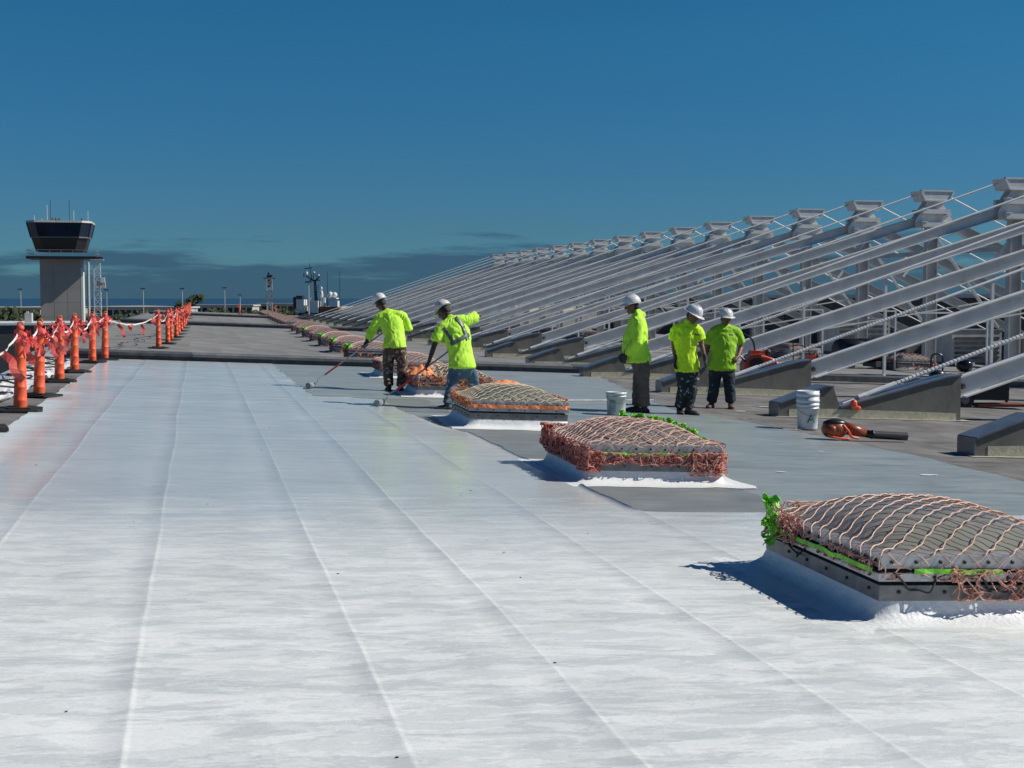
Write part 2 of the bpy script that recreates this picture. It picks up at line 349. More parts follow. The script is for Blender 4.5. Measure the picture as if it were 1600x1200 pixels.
def coat():
    mb = MB(); Y = ny(-4.5, 9.3, .12) + [9.36, 9.40, 9.44, 9.5] + ny(9.6, 31.83, .2)
    base = []
    for s_ in SEAMS:
        base += [(q_, s_) for q_ in (s_-.16, s_-.13, s_-.02, s_-.009, s_-.001, s_+.008, s_+.02, s_+.45)]
    rows = []
    for y in Y:
        vl = -2.0 - .005*(y-14) + edge_noise(y, 1.1, .05); vrr = vr(y) + edge_noise(y, 1.6, .07)
        row = []
        for q, sm_ in base:
            si = SEAMS.index(sm_); w = .022*noise.noise(Vector((y*.35, si*7.3, 0))) + .008*noise.noise(Vector((y*1.7, si*3.3, 2)))
            x = q + w; x = min(max(x, vl), vrr)
            d = q - sm_
            amp = .6 + .5*noise.noise(Vector((y*.8, si*5.1, 4)))
            h = .024
            if -.022 < d < .018: h += .0052*max(.1, amp+.5*noise.noise(Vector((y*2.9, si, 8))))*(1 if abs(d+.002) < .009 else .25)
            elif -.14 < d < 0: h -= .0035
            h += .0022*noise.noise(Vector((x*1.3, y*1.1, 0))) + .0012*noise.noise(Vector((x*4.3, y*3.1, 7)))
            lap = (y*.1 + si*.37) % 1.0
            if lap < .01: h += .004
            row.append(P(x, y, h))
        rows.append(row)
    n = len(base); vs = [v for r_ in rows for v in r_]; fs = []
    for i in range(len(rows)-1):
        for k in range(n-1):
            a = i*n+k
            if (vs[a]-vs[a+1]).length > 1e-6 or (vs[a+n]-vs[a+n+1]).length > 1e-6: fs.append((a, a+1, a+n+1, a+n))
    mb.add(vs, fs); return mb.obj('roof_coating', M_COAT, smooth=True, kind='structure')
coat()
mb = MB()   # paint splashes over the old roof and the primer
random.seed(11)
def splash(mb, x, y, r, sx=2.2, h=.0195):
    n = 11; ph = random.random()*9; vs = [P(x, y, h)]
    for k in range(n):
        a = 2*math.pi*k/n; q = r*(.6+.7*random.random()); vs.append(P(x+q*sx*math.cos(a), y+q*math.sin(a), h))
    mb.add(vs, [(0, 1+k, 1+(k+1) % n) for k in range(n)])
for x, y, r in ((7.06,12.02,.05),(7.9,17.0,.06),(8.5,20.2,.05),(9.4,21.4,.05),(5.2,14.5,.03)):
    splash(mb, x, y, r, h=.021)
for _ in range(12): splash(mb, random.uniform(4.8, 8.2), random.uniform(8, 24), random.uniform(.01, .035), h=.021)
mb.obj('paint_splashes', M_WHITE, kind='stuff')
random.seed(77); mb = MB()
for _ in range(34):
    x = random.uniform(-1.7, 2.9); y = random.uniform(4, 30) if random.random() < .5 else random.uniform(4, 12); q_ = random.uniform(.002, .006)
    mb.blob(P(x, y, .027), (q_*random.uniform(1, 2.5), q_, q_*.4), n=5, m=3)
mb.obj('grit', M_RUBBER, kind='stuff')
mb = MB()   # repair cracks of dark mastic in the middle bay
for pts in ([(-2.6,37.2),(-2.2,40.5),(-2.35,43),(-1.95,45.5),(-2.1,49),(-1.6,53),(-1.3,57)], [(-2.9,50),(-2.3,52),(-2.2,54)]):
    q = []
    for (a, b), (c, d) in zip(pts, pts[1:]):
        for i in range(6): q.append(P(a+(c-a)*i/6+random.uniform(-.1,.1), b+(d-b)*i/6, .013))
    mb.ribbon(q, .035, .004, up=Vector((1, 0, -S)))
mb.obj('mastic_cracks', M_RUBBER, kind='structure')
# curbs between the roof bays
def curb(y, x0, x1, h, label):
    t = thing('expansion_curb', label, 'roof curb', (0, y, 0), (0, 0, 0), 'low curbs across the roof')
    mb = MB(); poly = [(0,0),(.03,h),(.55,h+.02),(.6,0)]
    mb.prism(poly, x0, x1, lambda p, x: P(x, p[0], p[1])); mb.obj('curb_body', M_CURB, t)
    mb = MB(); n = int((x1-x0)/3.05)+1
    for i in range(n):
        a = x0 + i*3.05; b = min(a+3.04, x1)
        mb = MB(); mb.prism([(-.02,h-.05),(-.02,h+.012),(.30,h+.055),(.62,h+.025),(.62,h-.04)], a, b, lambda p, x: P(x, p[0], p[1]+.004)); mb.obj('metal_cap', M_CURBC if i % 4 else M_CURB, t)
    mb = MB(); mb.prism([(.95,.0),(.95,.075),(1.15,.075),(1.15,0)], x0, x1, lambda p, x: P(x, p[0], p[1])); mb.obj('rear_strip', M_RUBBER, t)
    return t
M_CURBC = mat('worn_curb_cap', (.13,.13,.13), (.19,.185,.18), .5, 4, bump=.2)
curb(31.95, -3.2, 9.75, .16, 'dark low curb across the roof where the white coating ends')
curb(74.7, -4.1, 56, .19, 'middle one of the three dark curbs crossing the roof')
curb(117.1, -4.1, 56, .19, 'farthest of the dark curbs crossing the roof')
mb = MB(); mb.prism([(0,0),(0,.15),(.5,.17),(.5,0)], 14, 56, lambda p, x: P(x, p[0]+31.95, p[1]))
mb.obj('expansion_curb', M_CURB, label='dark curb running on between the girder pedestals to the right', cat='roof curb', group='low curbs across the roof')
# edge coping along the left, and along the far end
M_COPE = mat('pale_metal_coping', (.42,.43,.43), (.55,.55,.55), .4, 3, metal=.2)
cop = thing('edge_coping', 'pale metal coping along the left edge of the roof', 'coping')
Y = [-5 + 3.0*i for i in range(53)]
for a, b in zip(Y, Y[1:]):
    b = min(b, 151); mb = MB(); A = [P(vleft(a)-.12, a, .10), P(vleft(a)+.10, a, .085), P(vleft(a)+.12, a, 0.0), P(vleft(a)-.12, a, -.15)]
    B = [P(vleft(b)-.12, b-.012, .10), P(vleft(b)+.10, b-.012, .085), P(vleft(b)+.12, b-.012, 0.0), P(vleft(b)-.12, b-.012, -.15)]
    mb.add(A+B, [(0,1,5,4),(1,2,6,5),(0,4,7,3),(3,2,1,0),(4,5,6,7)])
    mb.obj('coping_piece', M_COPE if a < 34 else M_CURBC, cop)

# ---------------------------------------------------------------- skylights and nets
SKW, SKD = 1.23, 1.42
def ring(mb, levels, W_=SKW, D_=SKD, close=False, seg=1, fn=None):
    # levels: (offset outwards, z)
    vs = []; fs = []; n = 4*seg
    for off, z in levels:
        c = [(-off,-off),(W_+off,-off),(W_+off,D_+off),(-off,D_+off)]
        for k in range(4):
            for j in range(seg):
                t_ = j/seg; x = c[k][0]+(c[(k+1) % 4][0]-c[k][0])*t_; y = c[k][1]+(c[(k+1) % 4][1]-c[k][1])*t_
                v = Vector((x, y, z)); vs.append(fn(v, off, z) if fn else v)
    for i in range(len(levels)-1):
        for k in range(n): fs.append((i*n+k, i*n+(k+1) % n, (i+1)*n+(k+1) % n, (i+1)*n+k))
    mb.add(vs, fs)
def dome_h(x, y):
    a = min(1, abs(2*(x/SKW)-1)); b = min(1, abs(2*(y/SKD)-1)); return .155*(1-a**3.0)*(1-b**3.0)
bolt_mesh = MB().lathe([(.010,0),(.010,.006),(.006,.009)], 6, M=Matrix.Rotation(math.pi/2, 4, 'X')).mesh('bolt', M_RUBBER)
def skylight_parts(t, white=True, bolts=True, dome=M_DOME, seed=0, lod=0):
    random.seed(seed)
    mb = MB()
    def rag(v, off, z):
        k = .02*noise.noise(Vector((v.x*5, v.y*5, seed))) * (1 if z < .13 else 0)
        c = Vector((SKW/2, SKD/2, v.z)); d = (v-c); 
        w = v + Vector((d.x, d.y, 0)).normalized()*k*2.5
        if off > .15: w += Vector((d.x, d.y, 0)).normalized()*.10*noise.noise(Vector((v.x*3+7, v.y*3, seed)))
        w.z += .006*noise.noise(v*14) if 0.09 < z < .19 else 0
        return w
    lv = [(0,.205),(.010,.175),(.022,.14),(.045,.112),(.085,.094),(.15,.0895)] + ([(.27,.0875)] if white else [(.17,.078)])
    ring(mb, lv[::-1], seg=10 if lod == 0 else 4, fn=rag); mb.obj('curb_skirt', M_WHITE if white else M_CURBC, t, smooth=True)
    mb = MB(); ring(mb, [(-.02,.19),(.008,.19),(.010,.268),(-.02,.268)]); mb.obj('lower_flashing', M_ALUD, t)
    mb = MB(); ring(mb, [(-.03,.20),(-.022,.26),(-.022,.37),(-.05,.37)]); mb.obj('gasket', M_GAP, t)
    mb = MB(); ring(mb, [(-.03,.290),(.020,.290),(.020,.328),(-.03,.334)]); mb.obj('mid_flange', M_ALU, t)
    mb = MB(); ring(mb, [(-.03,.352),(.006,.352),(.004,.415),(-.055,.424),(-.055,.40)]); mb.obj('retainer_frame', M_ALU, t)
    mb = MB(); n = 18 if lod == 0 else 8; vs = []; fs = []
    for i in range(n+1):
        for j in range(n+1):
            x = .05+(SKW-.1)*i/n; y = .05+(SKD-.1)*j/n; vs.append((x, y, .418+dome_h((x-.05)/(SKW-.1)*SKW, (y-.05)/(SKD-.1)*SKD)))
    for i in range(n):
        for j in range(n): a = i*(n+1)+j; fs.append((a, a+n+1, a+n+2, a+1))
    mb.add(vs, fs); mb.obj('dome', dome, t, smooth=True)
    if bolts:
        for z, off, st in ((.385,.006,.085),(.31,.021,.13),(.235,.010,.16)):
            x = st*.6
            while x < SKW:
                mk('bolt', bolt_mesh, t, loc=(x, -off, z), rot=(0,0,0)); x += st*1.55
            y = st*.6
            while y < SKD:
                mk('bolt', bolt_mesh, t, loc=(-off, y, z), rot=(0,0,-math.pi/2)); y += st*1.55
def drape(p, q, lift=.012):
    x = min(max(p, 0), SKW); y = min(max(q, 0), SKD); ox = p-x; oy = q-y; t = math.hypot(ox, oy)
    inx = min(max(x, .05), SKW-.05); iny = min(max(y, .05), SKD-.05)
    z = .424 + dome_h((inx-.05)/(SKW-.1)*SKW, (iny-.05)/(SKD-.1)*SKD)
    if t > 0:
        return Vector((x + (ox/t)*min(t, .022), y + (oy/t)*min(t, .022), z - max(0, t-.015)*.95 + lift*.3))
    return Vector((x, y, z+lift))
def netting(mat_, cell=.088, r=.0042, margin=.085, seed=0, sides=4, step=.022, loose=1.0):
    random.seed(seed); mb = MB(); span = SKW+SKD+4*margin
    for fam in (1, -1):
        k = -span
        while k < span:
            pts = []; s_ = -margin; ph = random.uniform(-.2, .2); 
            while s_ <= SKW+margin:
                # strand: q = fam*p*slope + k
                u = s_; kk = k
                q = fam*u*.8 + kk
                if -margin <= q <= SKD+margin:
                    w = .006*math.sin(2*math.pi*u/(cell*1.0)+ph)*loose + .022*loose*noise.noise(Vector((u*2.2, q*2.2, seed+fam)))
                    pts.append(drape(u, q + w, .010 + .006*abs(math.sin(math.pi*u/cell)) + .004*(fam > 0)))
                elif pts: break
                s_ += step
            if len(pts) > 2: mb.tube(pts, r, sides, cap=False)
            k += cell*1.25
    return mb
def perim(s_):
    L = [(SKW, 0), (SKD, 1), (SKW, 2), (SKD, 3)]; s_ %= 2*(SKW+SKD)
    if s_ < SKW: return Vector((s_, 0, 0)), Vector((0,-1,0))
    s_ -= SKW
    if s_ < SKD: return Vector((SKW, s_, 0)), Vector((1,0,0))
    s_ -= SKD
    if s_ < SKW: return Vector((SKW-s_, SKD, 0)), Vector((0,1,0))
    s_ -= SKW
    return Vector((0, SKD-s_, 0)), Vector((-1,0,0))
def tangle(ranges, seed=0, r=.0045, k=4, sides=4):
    # ranges: (s0, s1, count, zlo, zhi, outmax)
    random.seed(seed); mb = MB()
    for s0, s1, cnt, zl, zh, om in ranges:
        for _ in range(cnt):
            s_ = random.uniform(s0, s1); pts = []; z = random.uniform(zl, zh)
            for i in range(random.randint(4, 9)):
                s_ = min(max(s_ + random.uniform(-.07, .08), s0), s1); p, n_ = perim(s_)
                z = min(max(z + random.uniform(-.07, .07), zl), zh)
                pts.append(p + n_*random.uniform(.012, om) + Vector((0,0,z)))
            mb.tube(crv(pts, k), r*random.uniform(.8, 1.25), sides, cap=False)
    return mb
PF = 0; PR = SKW; PB = SKW+SKD; PL = 2*SKW+SKD; PE = 2*SKW+2*SKD
def strap_run(s0, s1, z=.338, off=.034, w=.024, seed=0):
    pts = []; n = max(3, int((s1-s0)/.05)); ups = []
    for i in range(n+1):
        p, n_ = perim(s0+(s1-s0)*i/n); pts.append(p + n_*(off+.008*noise.noise(Vector((i*.7, seed, 0)))) + Vector((0,0,z+.012*noise.noise(Vector((i*.4, seed, 5)))))); ups.append(Vector((0,0,1)) + n_*.5*noise.noise(Vector((i*.5, seed, 9))))
    return MB().ribbon(pts, w, .003, up=ups)
def strap_bundle(c, ax, L, n=9, seed=0, r=.07, w=.022):
    random.seed(seed); mb = MB(); c = Vector(c); ax = Vector(ax).normalized(); o1 = ax.orthogonal().normalized(); o2 = ax.cross(o1)
    for i in range(n):
        base = c + ax*random.uniform(-L/2, L/2); pts = []
        for j in range(6):
            pts.append(base + ax*random.uniform(-.35, .35)*L*.6 + o1*random.uniform(-r, r) + o2*random.uniform(-r, r))
        pp = crv(pts, 5); mb.ribbon(pp, w*random.uniform(.7, 1.2), .003, up=[Vector((math.sin(k*.16+i), math.cos(k*.13+i), .5)) for k in range(len(pp))])
    return mb
SKROT = (0, math.atan(S), R(-1.4))
def sk_place(i):
    u = [5.98, 11.16, 16.30, 21.85, 27.3][i] if i < 5 else 34.9 + 5.45*(i-5)
    v = [3.25, 3.25, 3.26, 3.49, 3.62][i] if i < 5 else 3.62 + .0235*(u-27.35)
    return v, u
def sloc(i, h=0): v, u = sk_place(i); return P(v, u, h-.066)
GS, GN = 'curbed skylights in the row beside the coating', 'safety nets draped over the row of skylights'
def skylight(i, label, **kw):
    t = thing('skylight', label, 'skylight', sloc(i), SKROT, GS); skylight_parts(t, seed=i, **kw); return t
def net_thing(i, label): return thing('safety_net', label, 'safety net', sloc(i), SKROT, GN)
# 1
skylight(0, 'nearest skylight with greenish dome on a white curb, cut by the right frame edge')
n1 = net_thing(0, 'salmon rope net with lime strap over the nearest greenish skylight dome')
netting(M_ROPE[0], seed=1, loose=1.0, r=.0036, cell=.092).obj('netting', M_ROPE[0], n1, kind='stuff')
tangle([(.02,.40,7,.30,.36,.035),(.36,.86,34,.20,.35,.06),(.8,SKW,26,.26,.37,.05),(PL+.05,PL+.5,34,.30,.46,.07),(PL+.3,PE,40,.31,.38,.04),(PB,PL,40,.36,.47,.06),(PR,PB,40,.34,.47,.06)], 3, r=.0034).obj('edge_tangle', M_TANG[0], n1, kind='stuff')
tangle([(PR+.2,PB,50,.40,.46,.02),(PB,PL,50,.40,.47,.02)], 31, r=.0036).obj('edge_tangle', M_ROPE[0], n1, kind='stuff')
strap_run(.16, .64, .342, .035).obj('strap', M_LIME, n1)
strap_run(PL+.25, PE-.02, .338, .04).obj('strap', M_LIME, n1)
strap_bundle((-.05, SKD-.16, .40), (.12, .25, .55), .26, 13, 4, .055, .030).obj('strap_knot', M_LIME, n1)
mb = MB()
for s0, s1 in ((.05,.34),(.5,.75),(PL+.35,PL+.62)):
    pts = []
    for k in range(7):
        p, n_ = perim(s0+(s1-s0)*k/6); pts.append(p+n_*(.03+.02*math.sin(k*2))+Vector((0,0,.34-.10*math.sin(math.pi*k/6)+.02*math.sin(k*3))))
    mb = MB(); mb.tube(crv(pts, 4), .0055, 5); mb.obj('black_bungee', M_RUBBER, n1)
# 2
skylight(1, 'second skylight, mauve brown under its net, with fresh white curb skirt', dome=M_DOMEB)
n2 = net_thing(1, 'red tangled net hanging round the second skylight, lime strap heap on its far edge')
netting(M_ROPE[3], seed=2, cell=.075, r=.0038, margin=.09).obj('netting', M_ROPE[3], n2, kind='stuff')
netting(M_ROPE[0], seed=12, cell=.16, r=.0045, margin=.05, loose=3).obj('netting', M_ROPE[0], n2, kind='stuff')
tangle([(0,SKW,70,.26,.345,.05),(.9,SKW,26,.20,.36,.07),(PL,PE,150,.22,.40,.07),(PL,PL+.25,50,.28,.48,.10),(-.12+PE,PE,30,.19,.40,.06),(0,.12,26,.19,.36,.06),(PR,PB,50,.32,.44,.05),(PB,PL,50,.38,.46,.05)], 5, r=.0042).obj('edge_tangle', M_TANG[1], n2, kind='stuff')
tangle([(0,SKW,46,.25,.35,.06),(.95,SKW,30,.16,.36,.08),(PL,PE,30,.30,.42,.08),(PB,PL,60,.40,.47,.04)], 6, r=.0038).obj('edge_tangle', M_TANG[0], n2, kind='stuff')
strap_run(.08, 1.0, .345, .03).obj('strap', M_LIME, n2)
hp = MB()
for k in range(7):
    q_ = drape(.60+.085*k, SKD*(.60-.035*k)) + Vector((0,0,.022)); b_ = strap_bundle(q_, (.8, -.3, -.05), .13, 4, 80+k, .022, .032); hp.add(b_.v, b_.f)
hp.obj('strap_heap', M_LIME, n2)
strap_bundle(drape(1.16, SKD*.40)+Vector((0,0,.01)), (.25, -.8, -.1), .5, 7, 9, .025, .025).obj('strap_tail', M_LIME, n2)
# 3
skylight(2, 'third skylight, tan dome with wide white curb, worker bending beside it')
n3 = net_thing(2, 'tan net with orange edge band over the third skylight')
netting(M_ROPE[2], seed=3, cell=.10, r=.006, margin=.05, loose=1.6).obj('netting', M_ROPE[2], n3, kind='stuff')
tangle([(0,SKW,30,.335,.36,.03),(PL,PE,40,.33,.44,.05),(PR,PB,40,.36,.46,.04),(PB,PL,40,.40,.48,.04)], 15, r=.005).obj('edge_tangle', M_TANG[2], n3, kind='stuff')
strap_run(-.02, SKW+.02, .355, .028, .045).obj('orange_band', M_ORFAB, n3)
strap_run(PL+.1, PE, .36, .03, .045).obj('orange_band', M_ORFAB, n3)
# 4 and 5
skylight(3, 'fourth skylight, standing directly behind the bending worker in jeans', lod=1)
n4 = net_thing(3, 'bulky tan and orange net heaped over the fourth skylight')
netting(M_ROPE[2], seed=4, cell=.10, r=.008, margin=.09, loose=4).obj('netting', M_ROPE[2], n4, kind='stuff')
netting(M_ROPE[2], seed=41, cell=.14, r=.008, margin=.09, loose=6).obj('netting', M_ROPE[3], n4, kind='stuff')
tangle([(0,PE,170,.27,.42,.07)], 17, r=.0065).obj('edge_tangle', M_TANG[2], n4, kind='stuff')
tangle([(0,PE,120,.27,.42,.08)], 18, r=.0065).obj('edge_tangle', M_TANG[1], n4, kind='stuff')
skylight(4, 'fifth skylight, last one before the dark curb', lod=1, dome=M_DOMEB)
n5 = net_thing(4, 'faded brown net over the skylight just before the dark curb')
netting(M_ROPE[3], seed=5, cell=.09, r=.006, margin=.09).obj('netting', M_ROPE[3], n5, kind='stuff')
tangle([(0,PE,120,.22,.40,.07)], 19, r=.0065).obj('edge_tangle', M_TANG[1], n5, kind='stuff')
# the far ones: copies
skA = thing('skylight', 'first skylight beyond the dark curb, lime straps at its corner', 'skylight', sloc(5), SKROT, GS)
skylight_parts(skA, white=False, bolts=False, dome=M_DOMEB, seed=21, lod=1)
ntA = thing('safety_net', 'faded pink net over the first skylight beyond the dark curb', 'safety net', sloc(5), SKROT, GN)
netting(M_ROPE[3], seed=6, cell=.10, r=.007, margin=.10, step=.05).obj('netting', M_ROPE[3], ntA, kind='stuff')
tangle([(0,PE,70,.12,.42,.09)], 23, r=.008, k=2, sides=3).obj('edge_tangle', M_TANG[1], ntA, kind='stuff')
limeA = strap_bundle((.0, SKD*.3, .42), (.2,-.8,-.1), .6, 9, 24, .09, .045).mesh('strap_heap', M_LIME)
mk('strap_heap', limeA, ntA)
ntB = thing('safety_net', 'net', 'safety net', sloc(9), SKROT, GN)
netting(M_ROPE[3], seed=9, cell=.11, r=.008, margin=.10, step=.08, sides=3).obj('netting', M_ROPE[3], ntB, kind='stuff')
tangle([(0,PE,50,.05,.42,.10)], 27, r=.009, k=2, sides=3).obj('edge_tangle', M_TANG[1], ntB, kind='stuff')
first_b = True
for i in range(6, 26):
    if 74 < sk_place(i)[1]+1.3 and sk_place(i)[1] < 76.6: continue
    if 116 < sk_place(i)[1]+1.3 and sk_place(i)[1] < 119.3: continue
    if sk_place(i)[1] > 148: break
    c = dup(skA); c.location = sloc(i); c['label'] = f'{ORD[i]} skylight of the row, counted from the camera, brown and unpainted'
    lab = f'faded pink net over the {ORD[i]} skylight of the row'
    if i in (6, 7, 9):
        c = dup(ntA); c['label'] = lab + ', with lime straps'
    elif first_b: c = ntB; first_b = False; c['label'] = lab
    else: c = dup(ntB); c['label'] = lab
    c.location = sloc(i)
R2 = [41.3, 50.3, 60.4, 71.0, 81.4, 91.2, 101.5, 110.7]
for k, u in enumerate(R2):
    v = 23.0
    c = dup(skA); c.location = P(v, u, -.066); c.scale = (1.15, 1.15, 1.15); c['group'] = 'skylights standing among the girders'
    c['label'] = f'{ORD[k]} skylight of the row standing under the white girders'
    c = dup(ntB); c.location = P(v, u, -.066); c.scale = (1.15, 1.15, 1.15); c['group'] = 'nets on the skylights among the girders'
    c['label'] = f'pink net over the {ORD[k]} skylight under the white girders'
# orange cloth bundles
def cloth(name, label, loc, L, Wd, H, seed, material, cat='cloth', rot=0):
    mb = MB(); n, m = 22, 12; vs = []; fs = []
    for i in range(n+1):
        for j in range(m+1):
            a = i/n; b = j/m; e = math.sin(math.pi*a)**.5*math.sin(math.pi*b)**.5
            nz = noise.noise(Vector((a*6, b*4, seed))); n2_ = noise.noise(Vector((a*15, b*9, seed+4)))
            vs.append(((a-.5)*L + .06*nz*L, (b-.5)*Wd + .12*Wd*n2_, H*e*(.8+.4*nz+.22*n2_)))
    for i in range(n):
        for j in range(m): q = i*(m+1)+j; fs.append((q, q+m+1, q+m+2, q+1))
    mb.add(vs, fs); return mb.obj(name, material, None, True, label=label, cat=cat, loc=loc, rot=(0, math.atan(S), rot))
v, u = sk_place(2); cloth('orange_cloth', 'crumpled orange cloth lying on top of the third skylight', P(v+.70, u+SKD*.72, .48), .42, .26, .10, 3, M_ORFAB)
v, u = sk_place(3); cloth('orange_cloth', 'bright orange cloth on the left corner of the fourth skylight', P(v+.1, u+.22, .37), .42, .35, .16, 8, M_ORFAB)

# ---------------------------------------------------------------- the big girders
VH, VM, U0, DU = 12.0, 27.35, 19.55, 5.434
def PV(p, y): return Vector((p[0], y, p[1]))
def build_truss():
    t = thing('roof_truss', '', 'steel truss', (0, U0, 0), (0,0,0), 'white inclined steel trusses in a row')
    g = lambda x, h: (x, h - S*x)
    prof = [g(8.79,.0), g(11.93,.0), g(11.93,.735), g(11.69,.70), g(9.82,.17), g(9.70,.49), g(9.57,.495), g(8.79,.21)]
    mb = MB()   # split in convex pieces
    for pc in ([0, 7, 6, 5, 4], ): mb.prism([prof[k] for k in pc][::-1]+[] , -.17, .17, PV)
    mb.prism([prof[4], g(9.82,0), prof[1], prof[2], prof[3]][::1], -.17, .17, PV); mb.prism([prof[0], g(9.82,0), prof[4]], -.17, .17, PV)
    ped = mb.obj('pedestal', M_PED, t)
    mb = MB()
    for a, b in ((7,6),(6,5),(4,3),(3,2)):
        mb.bar(PV(prof[a], 0)+Vector((0,0,.012)), PV(prof[b], 0)+Vector((0,0,.012)), .40, .022, Vector((0,0,1)))
    mb.bar(PV(prof[7],0)+Vector((-.012,0,.012)), PV(prof[0],0)+Vector((-.012,0,0)), .37, .02, Vector((1,0,0)))
    mb.obj('metal_cap', M_PEDTOP, ped)
    mb = MB(); mb.prism([g(8.95,.003), g(11.85,.003), g(11.85,.13), g(9.7,.15), g(8.95,.13)], -.176, .176, PV); mb.obj('sealed_base', M_CREAM, ped)
    mb = MB(); vs = []
    for x in (8.7, 12.1): 
        for y in (-.27, .27): vs.append(Vector((x, y, .0155-S*x)))
    mb.add(vs, [(0,2,3,1)]); mb.obj('sealant_strip', M_CREAM2, ped)
    # beam
    A = Vector((12.02, 0, .045)); B = Vector((26.75, 0, 4.40)); d = (B-A).normalized(); up = Vector((-d.z, 0, d.x))
    mb = MB(); D = .35
    mb.bar(A, B, .016, D-.05, up); mb.bar(A+up*(D/2-.012), B+up*(D/2-.012), .22, .024, up); mb.bar(A-up*(D/2-.012), B-up*(D/2-.012), .22, .024, up)
    beam = mb.obj('girder', M_STEEL, t)
    mb = MB(); mb.bar(A-d*.30, A+d*.32, .05, .34, up); mb.obj('end_plate', M_STEEL, beam)
    mb = MB(); q = A + d*.02; mb.tube([q-Vector((0,.06,0)), q+Vector((0,.06,0))], .045, 10); mb.tube([q-Vector((0,.08,0)), q+Vector((0,.08,0))], .022, 6); mb.obj('hinge_pin', M_CURB, beam)
    # front tie rod with its turnbuckle
    a = Vector((9.93, 0, -.20)); b = Vector((26.66, 0, 5.40)); dd = (b-a).normalized()
    mb = MB(); mb.tube([a+dd*.9, b], .030, 8, True)
    rod = mb.obj('tie_rod', M_RODW, t)
    mb = MB(); n = 60; L = 4.2   # spiral wrap near the anchor
    for i in range(n):
        q = a+dd*(.95+L*i/n); mb.tube([q, q+dd*.032], .036, 8)
    mb.obj('spiral_wrap', M_RODW, rod)
    mb = MB(); mb.tube([a+dd*.42, a+dd*.98], [.045, .045], 8); mb.tube([a+dd*.30, a+dd*.42], .055, 6); mb.tube([a+dd*.02, a+dd*.30], .022, 6); mb.obj('turnbuckle', M_RODW, rod)
    # post under the girder
    mb = MB(); px = 19.55; pz = A.z + (px-A.x)*(B.z-A.z)/(B.x-A.x) - .2
    mb.bar((px, 0, -S*px), (px, 0, pz), .075, .075, Vector((0,1,0))); mb.box((px-.12,-.12,-S*px), (px+.12,.12,-S*px+.02)); mb.obj('post', M_STEEL, t)
    # mast
    mb = MB(); zc = -S*VM
    mb.bar((VM-.22, 0, zc), (VM-.22, 0, 4.6), .26, .03, Vector((1,0,0))); mb.bar((VM+.22, 0, zc), (VM+.22, 0, 4.6), .26, .03, Vector((1,0,0))); mb.box((VM-.2, -.01, zc), (VM+.2, .01, 5.0))
    mb.box((VM-.35,-.35,zc), (VM+.35,.35,zc+.04))
    mast = mb.obj('mast', M_STEELD, t)
    mb = MB()
    for y in (-.20, .20):
        mb.prism([(VM-.28,5.16),(VM+.28,5.16),(VM+.80,4.42),(VM+.78,4.15),(VM-.78,4.15),(VM-.80,4.42)], y-.012, y+.012, PV)
    mb.obj('gusset', M_STEEL, mast)
    mb = MB()
    for z in (4.77, 4.27):
        mb.box((VM-.58, -.40, z-.085), (VM+.58, -.23, z+.085)); mb.box((VM-.60, .23, z-.085), (VM+.60, .40, z+.085))
        mb.box((VM-.62, -.42, z-.02+.11), (VM-.40, -.21, z+.13)); mb.box((VM+.40, -.42, z-.02-.13), (VM+.62, -.21, z-.09))
    mb.obj('channel', M_STEEL, mast)
    mb = MB()   # cap box: inverted trapezoid
    t_, b_ = .68, .50; zt, zb = 5.54, 5.17; y1 = .42
    vs = [(VM-b_,-y1,zb),(VM+b_,-y1,zb),(VM+b_,y1,zb),(VM-b_,y1,zb),(VM-t_,-y1,zt),(VM+t_,-y1,zt),(VM+t_,y1,zt),(VM-t_,y1,zt)]
    mb.add(vs, [(0,3,2,1),(4,5,6,7),(0,1,5,4),(1,2,6,5),(2,3,7,6),(3,0,4,7)]); cap = mb.obj('cap_box', M_STEEL, mast)
    mb = MB()
    e = .03
    for p, q in (((-t_,zt),(t_,zt)),((-b_,zb),(b_,zb)),((-t_,zt),(-b_,zb)),((t_,zt),(b_,zb))):
        mb.bar((VM+p[0],-y1-.012,p[1]), (VM+q[0],-y1-.012,q[1]), .03, .055, Vector((0,0,1)) if p[1] == q[1] else Vector((1,0,0)))
    mb.obj('cap_rim', M_RODW, cap)
    random.seed(5); mb = MB()
    for _ in range(12): x = random.uniform(-.6,.6); mb.blob((VM+x, random.uniform(-.4,.3), zt+.01), (random.uniform(.03,.09), .05, random.uniform(.015,.05)), n=6, m=4)
    mb.obj('nest_debris', M_RUBBER, cap)
    # back side
    A2 = Vector((27.95, 0, 4.40)); B2 = Vector((39.2, 0, -.55)); d2 = (B2-A2).normalized(); up2 = Vector((-d2.z, 0, d2.x))
    mb = MB(); mb.bar(A2, B2, .016, .35, up2); mb.bar(A2+up2*.188, B2+up2*.188, .22, .024, up2); mb.bar(A2-up2*.188, B2-up2*.188, .22, .024, up2); mb.obj('rear_girder', M_STEELD, t)
    mb = MB(); mb.tube([(28.0, 0, 5.40), (41.6, 0, -.8)], .030, 6); mb.obj('rear_tie_rod', M_RODW, t)
    mb = MB(); mb.bar((27.5, .0, 3.9), (30.3, 0, .35), .18, .05, Vector((0,0,1))); mb.bar((27.5, .0, 3.9), (26.2, 0, 2.3), .03, .10, Vector((0,0,1))); mb.obj('strut', M_RODW, t)
    mb = MB(); mb.bar((20.5, 0, 1.05), (22.9, 0, 1.05), .05, .05); mb.bar((19.6, 0, .35), (26.9, 0, 1.45), .05, .04); mb.bar((22.9,0,1.05),(22.9,0,-S*22.9),.05,.05,Vector((0,1,0))); mb.obj('pipe_rail', M_STEEL, t)
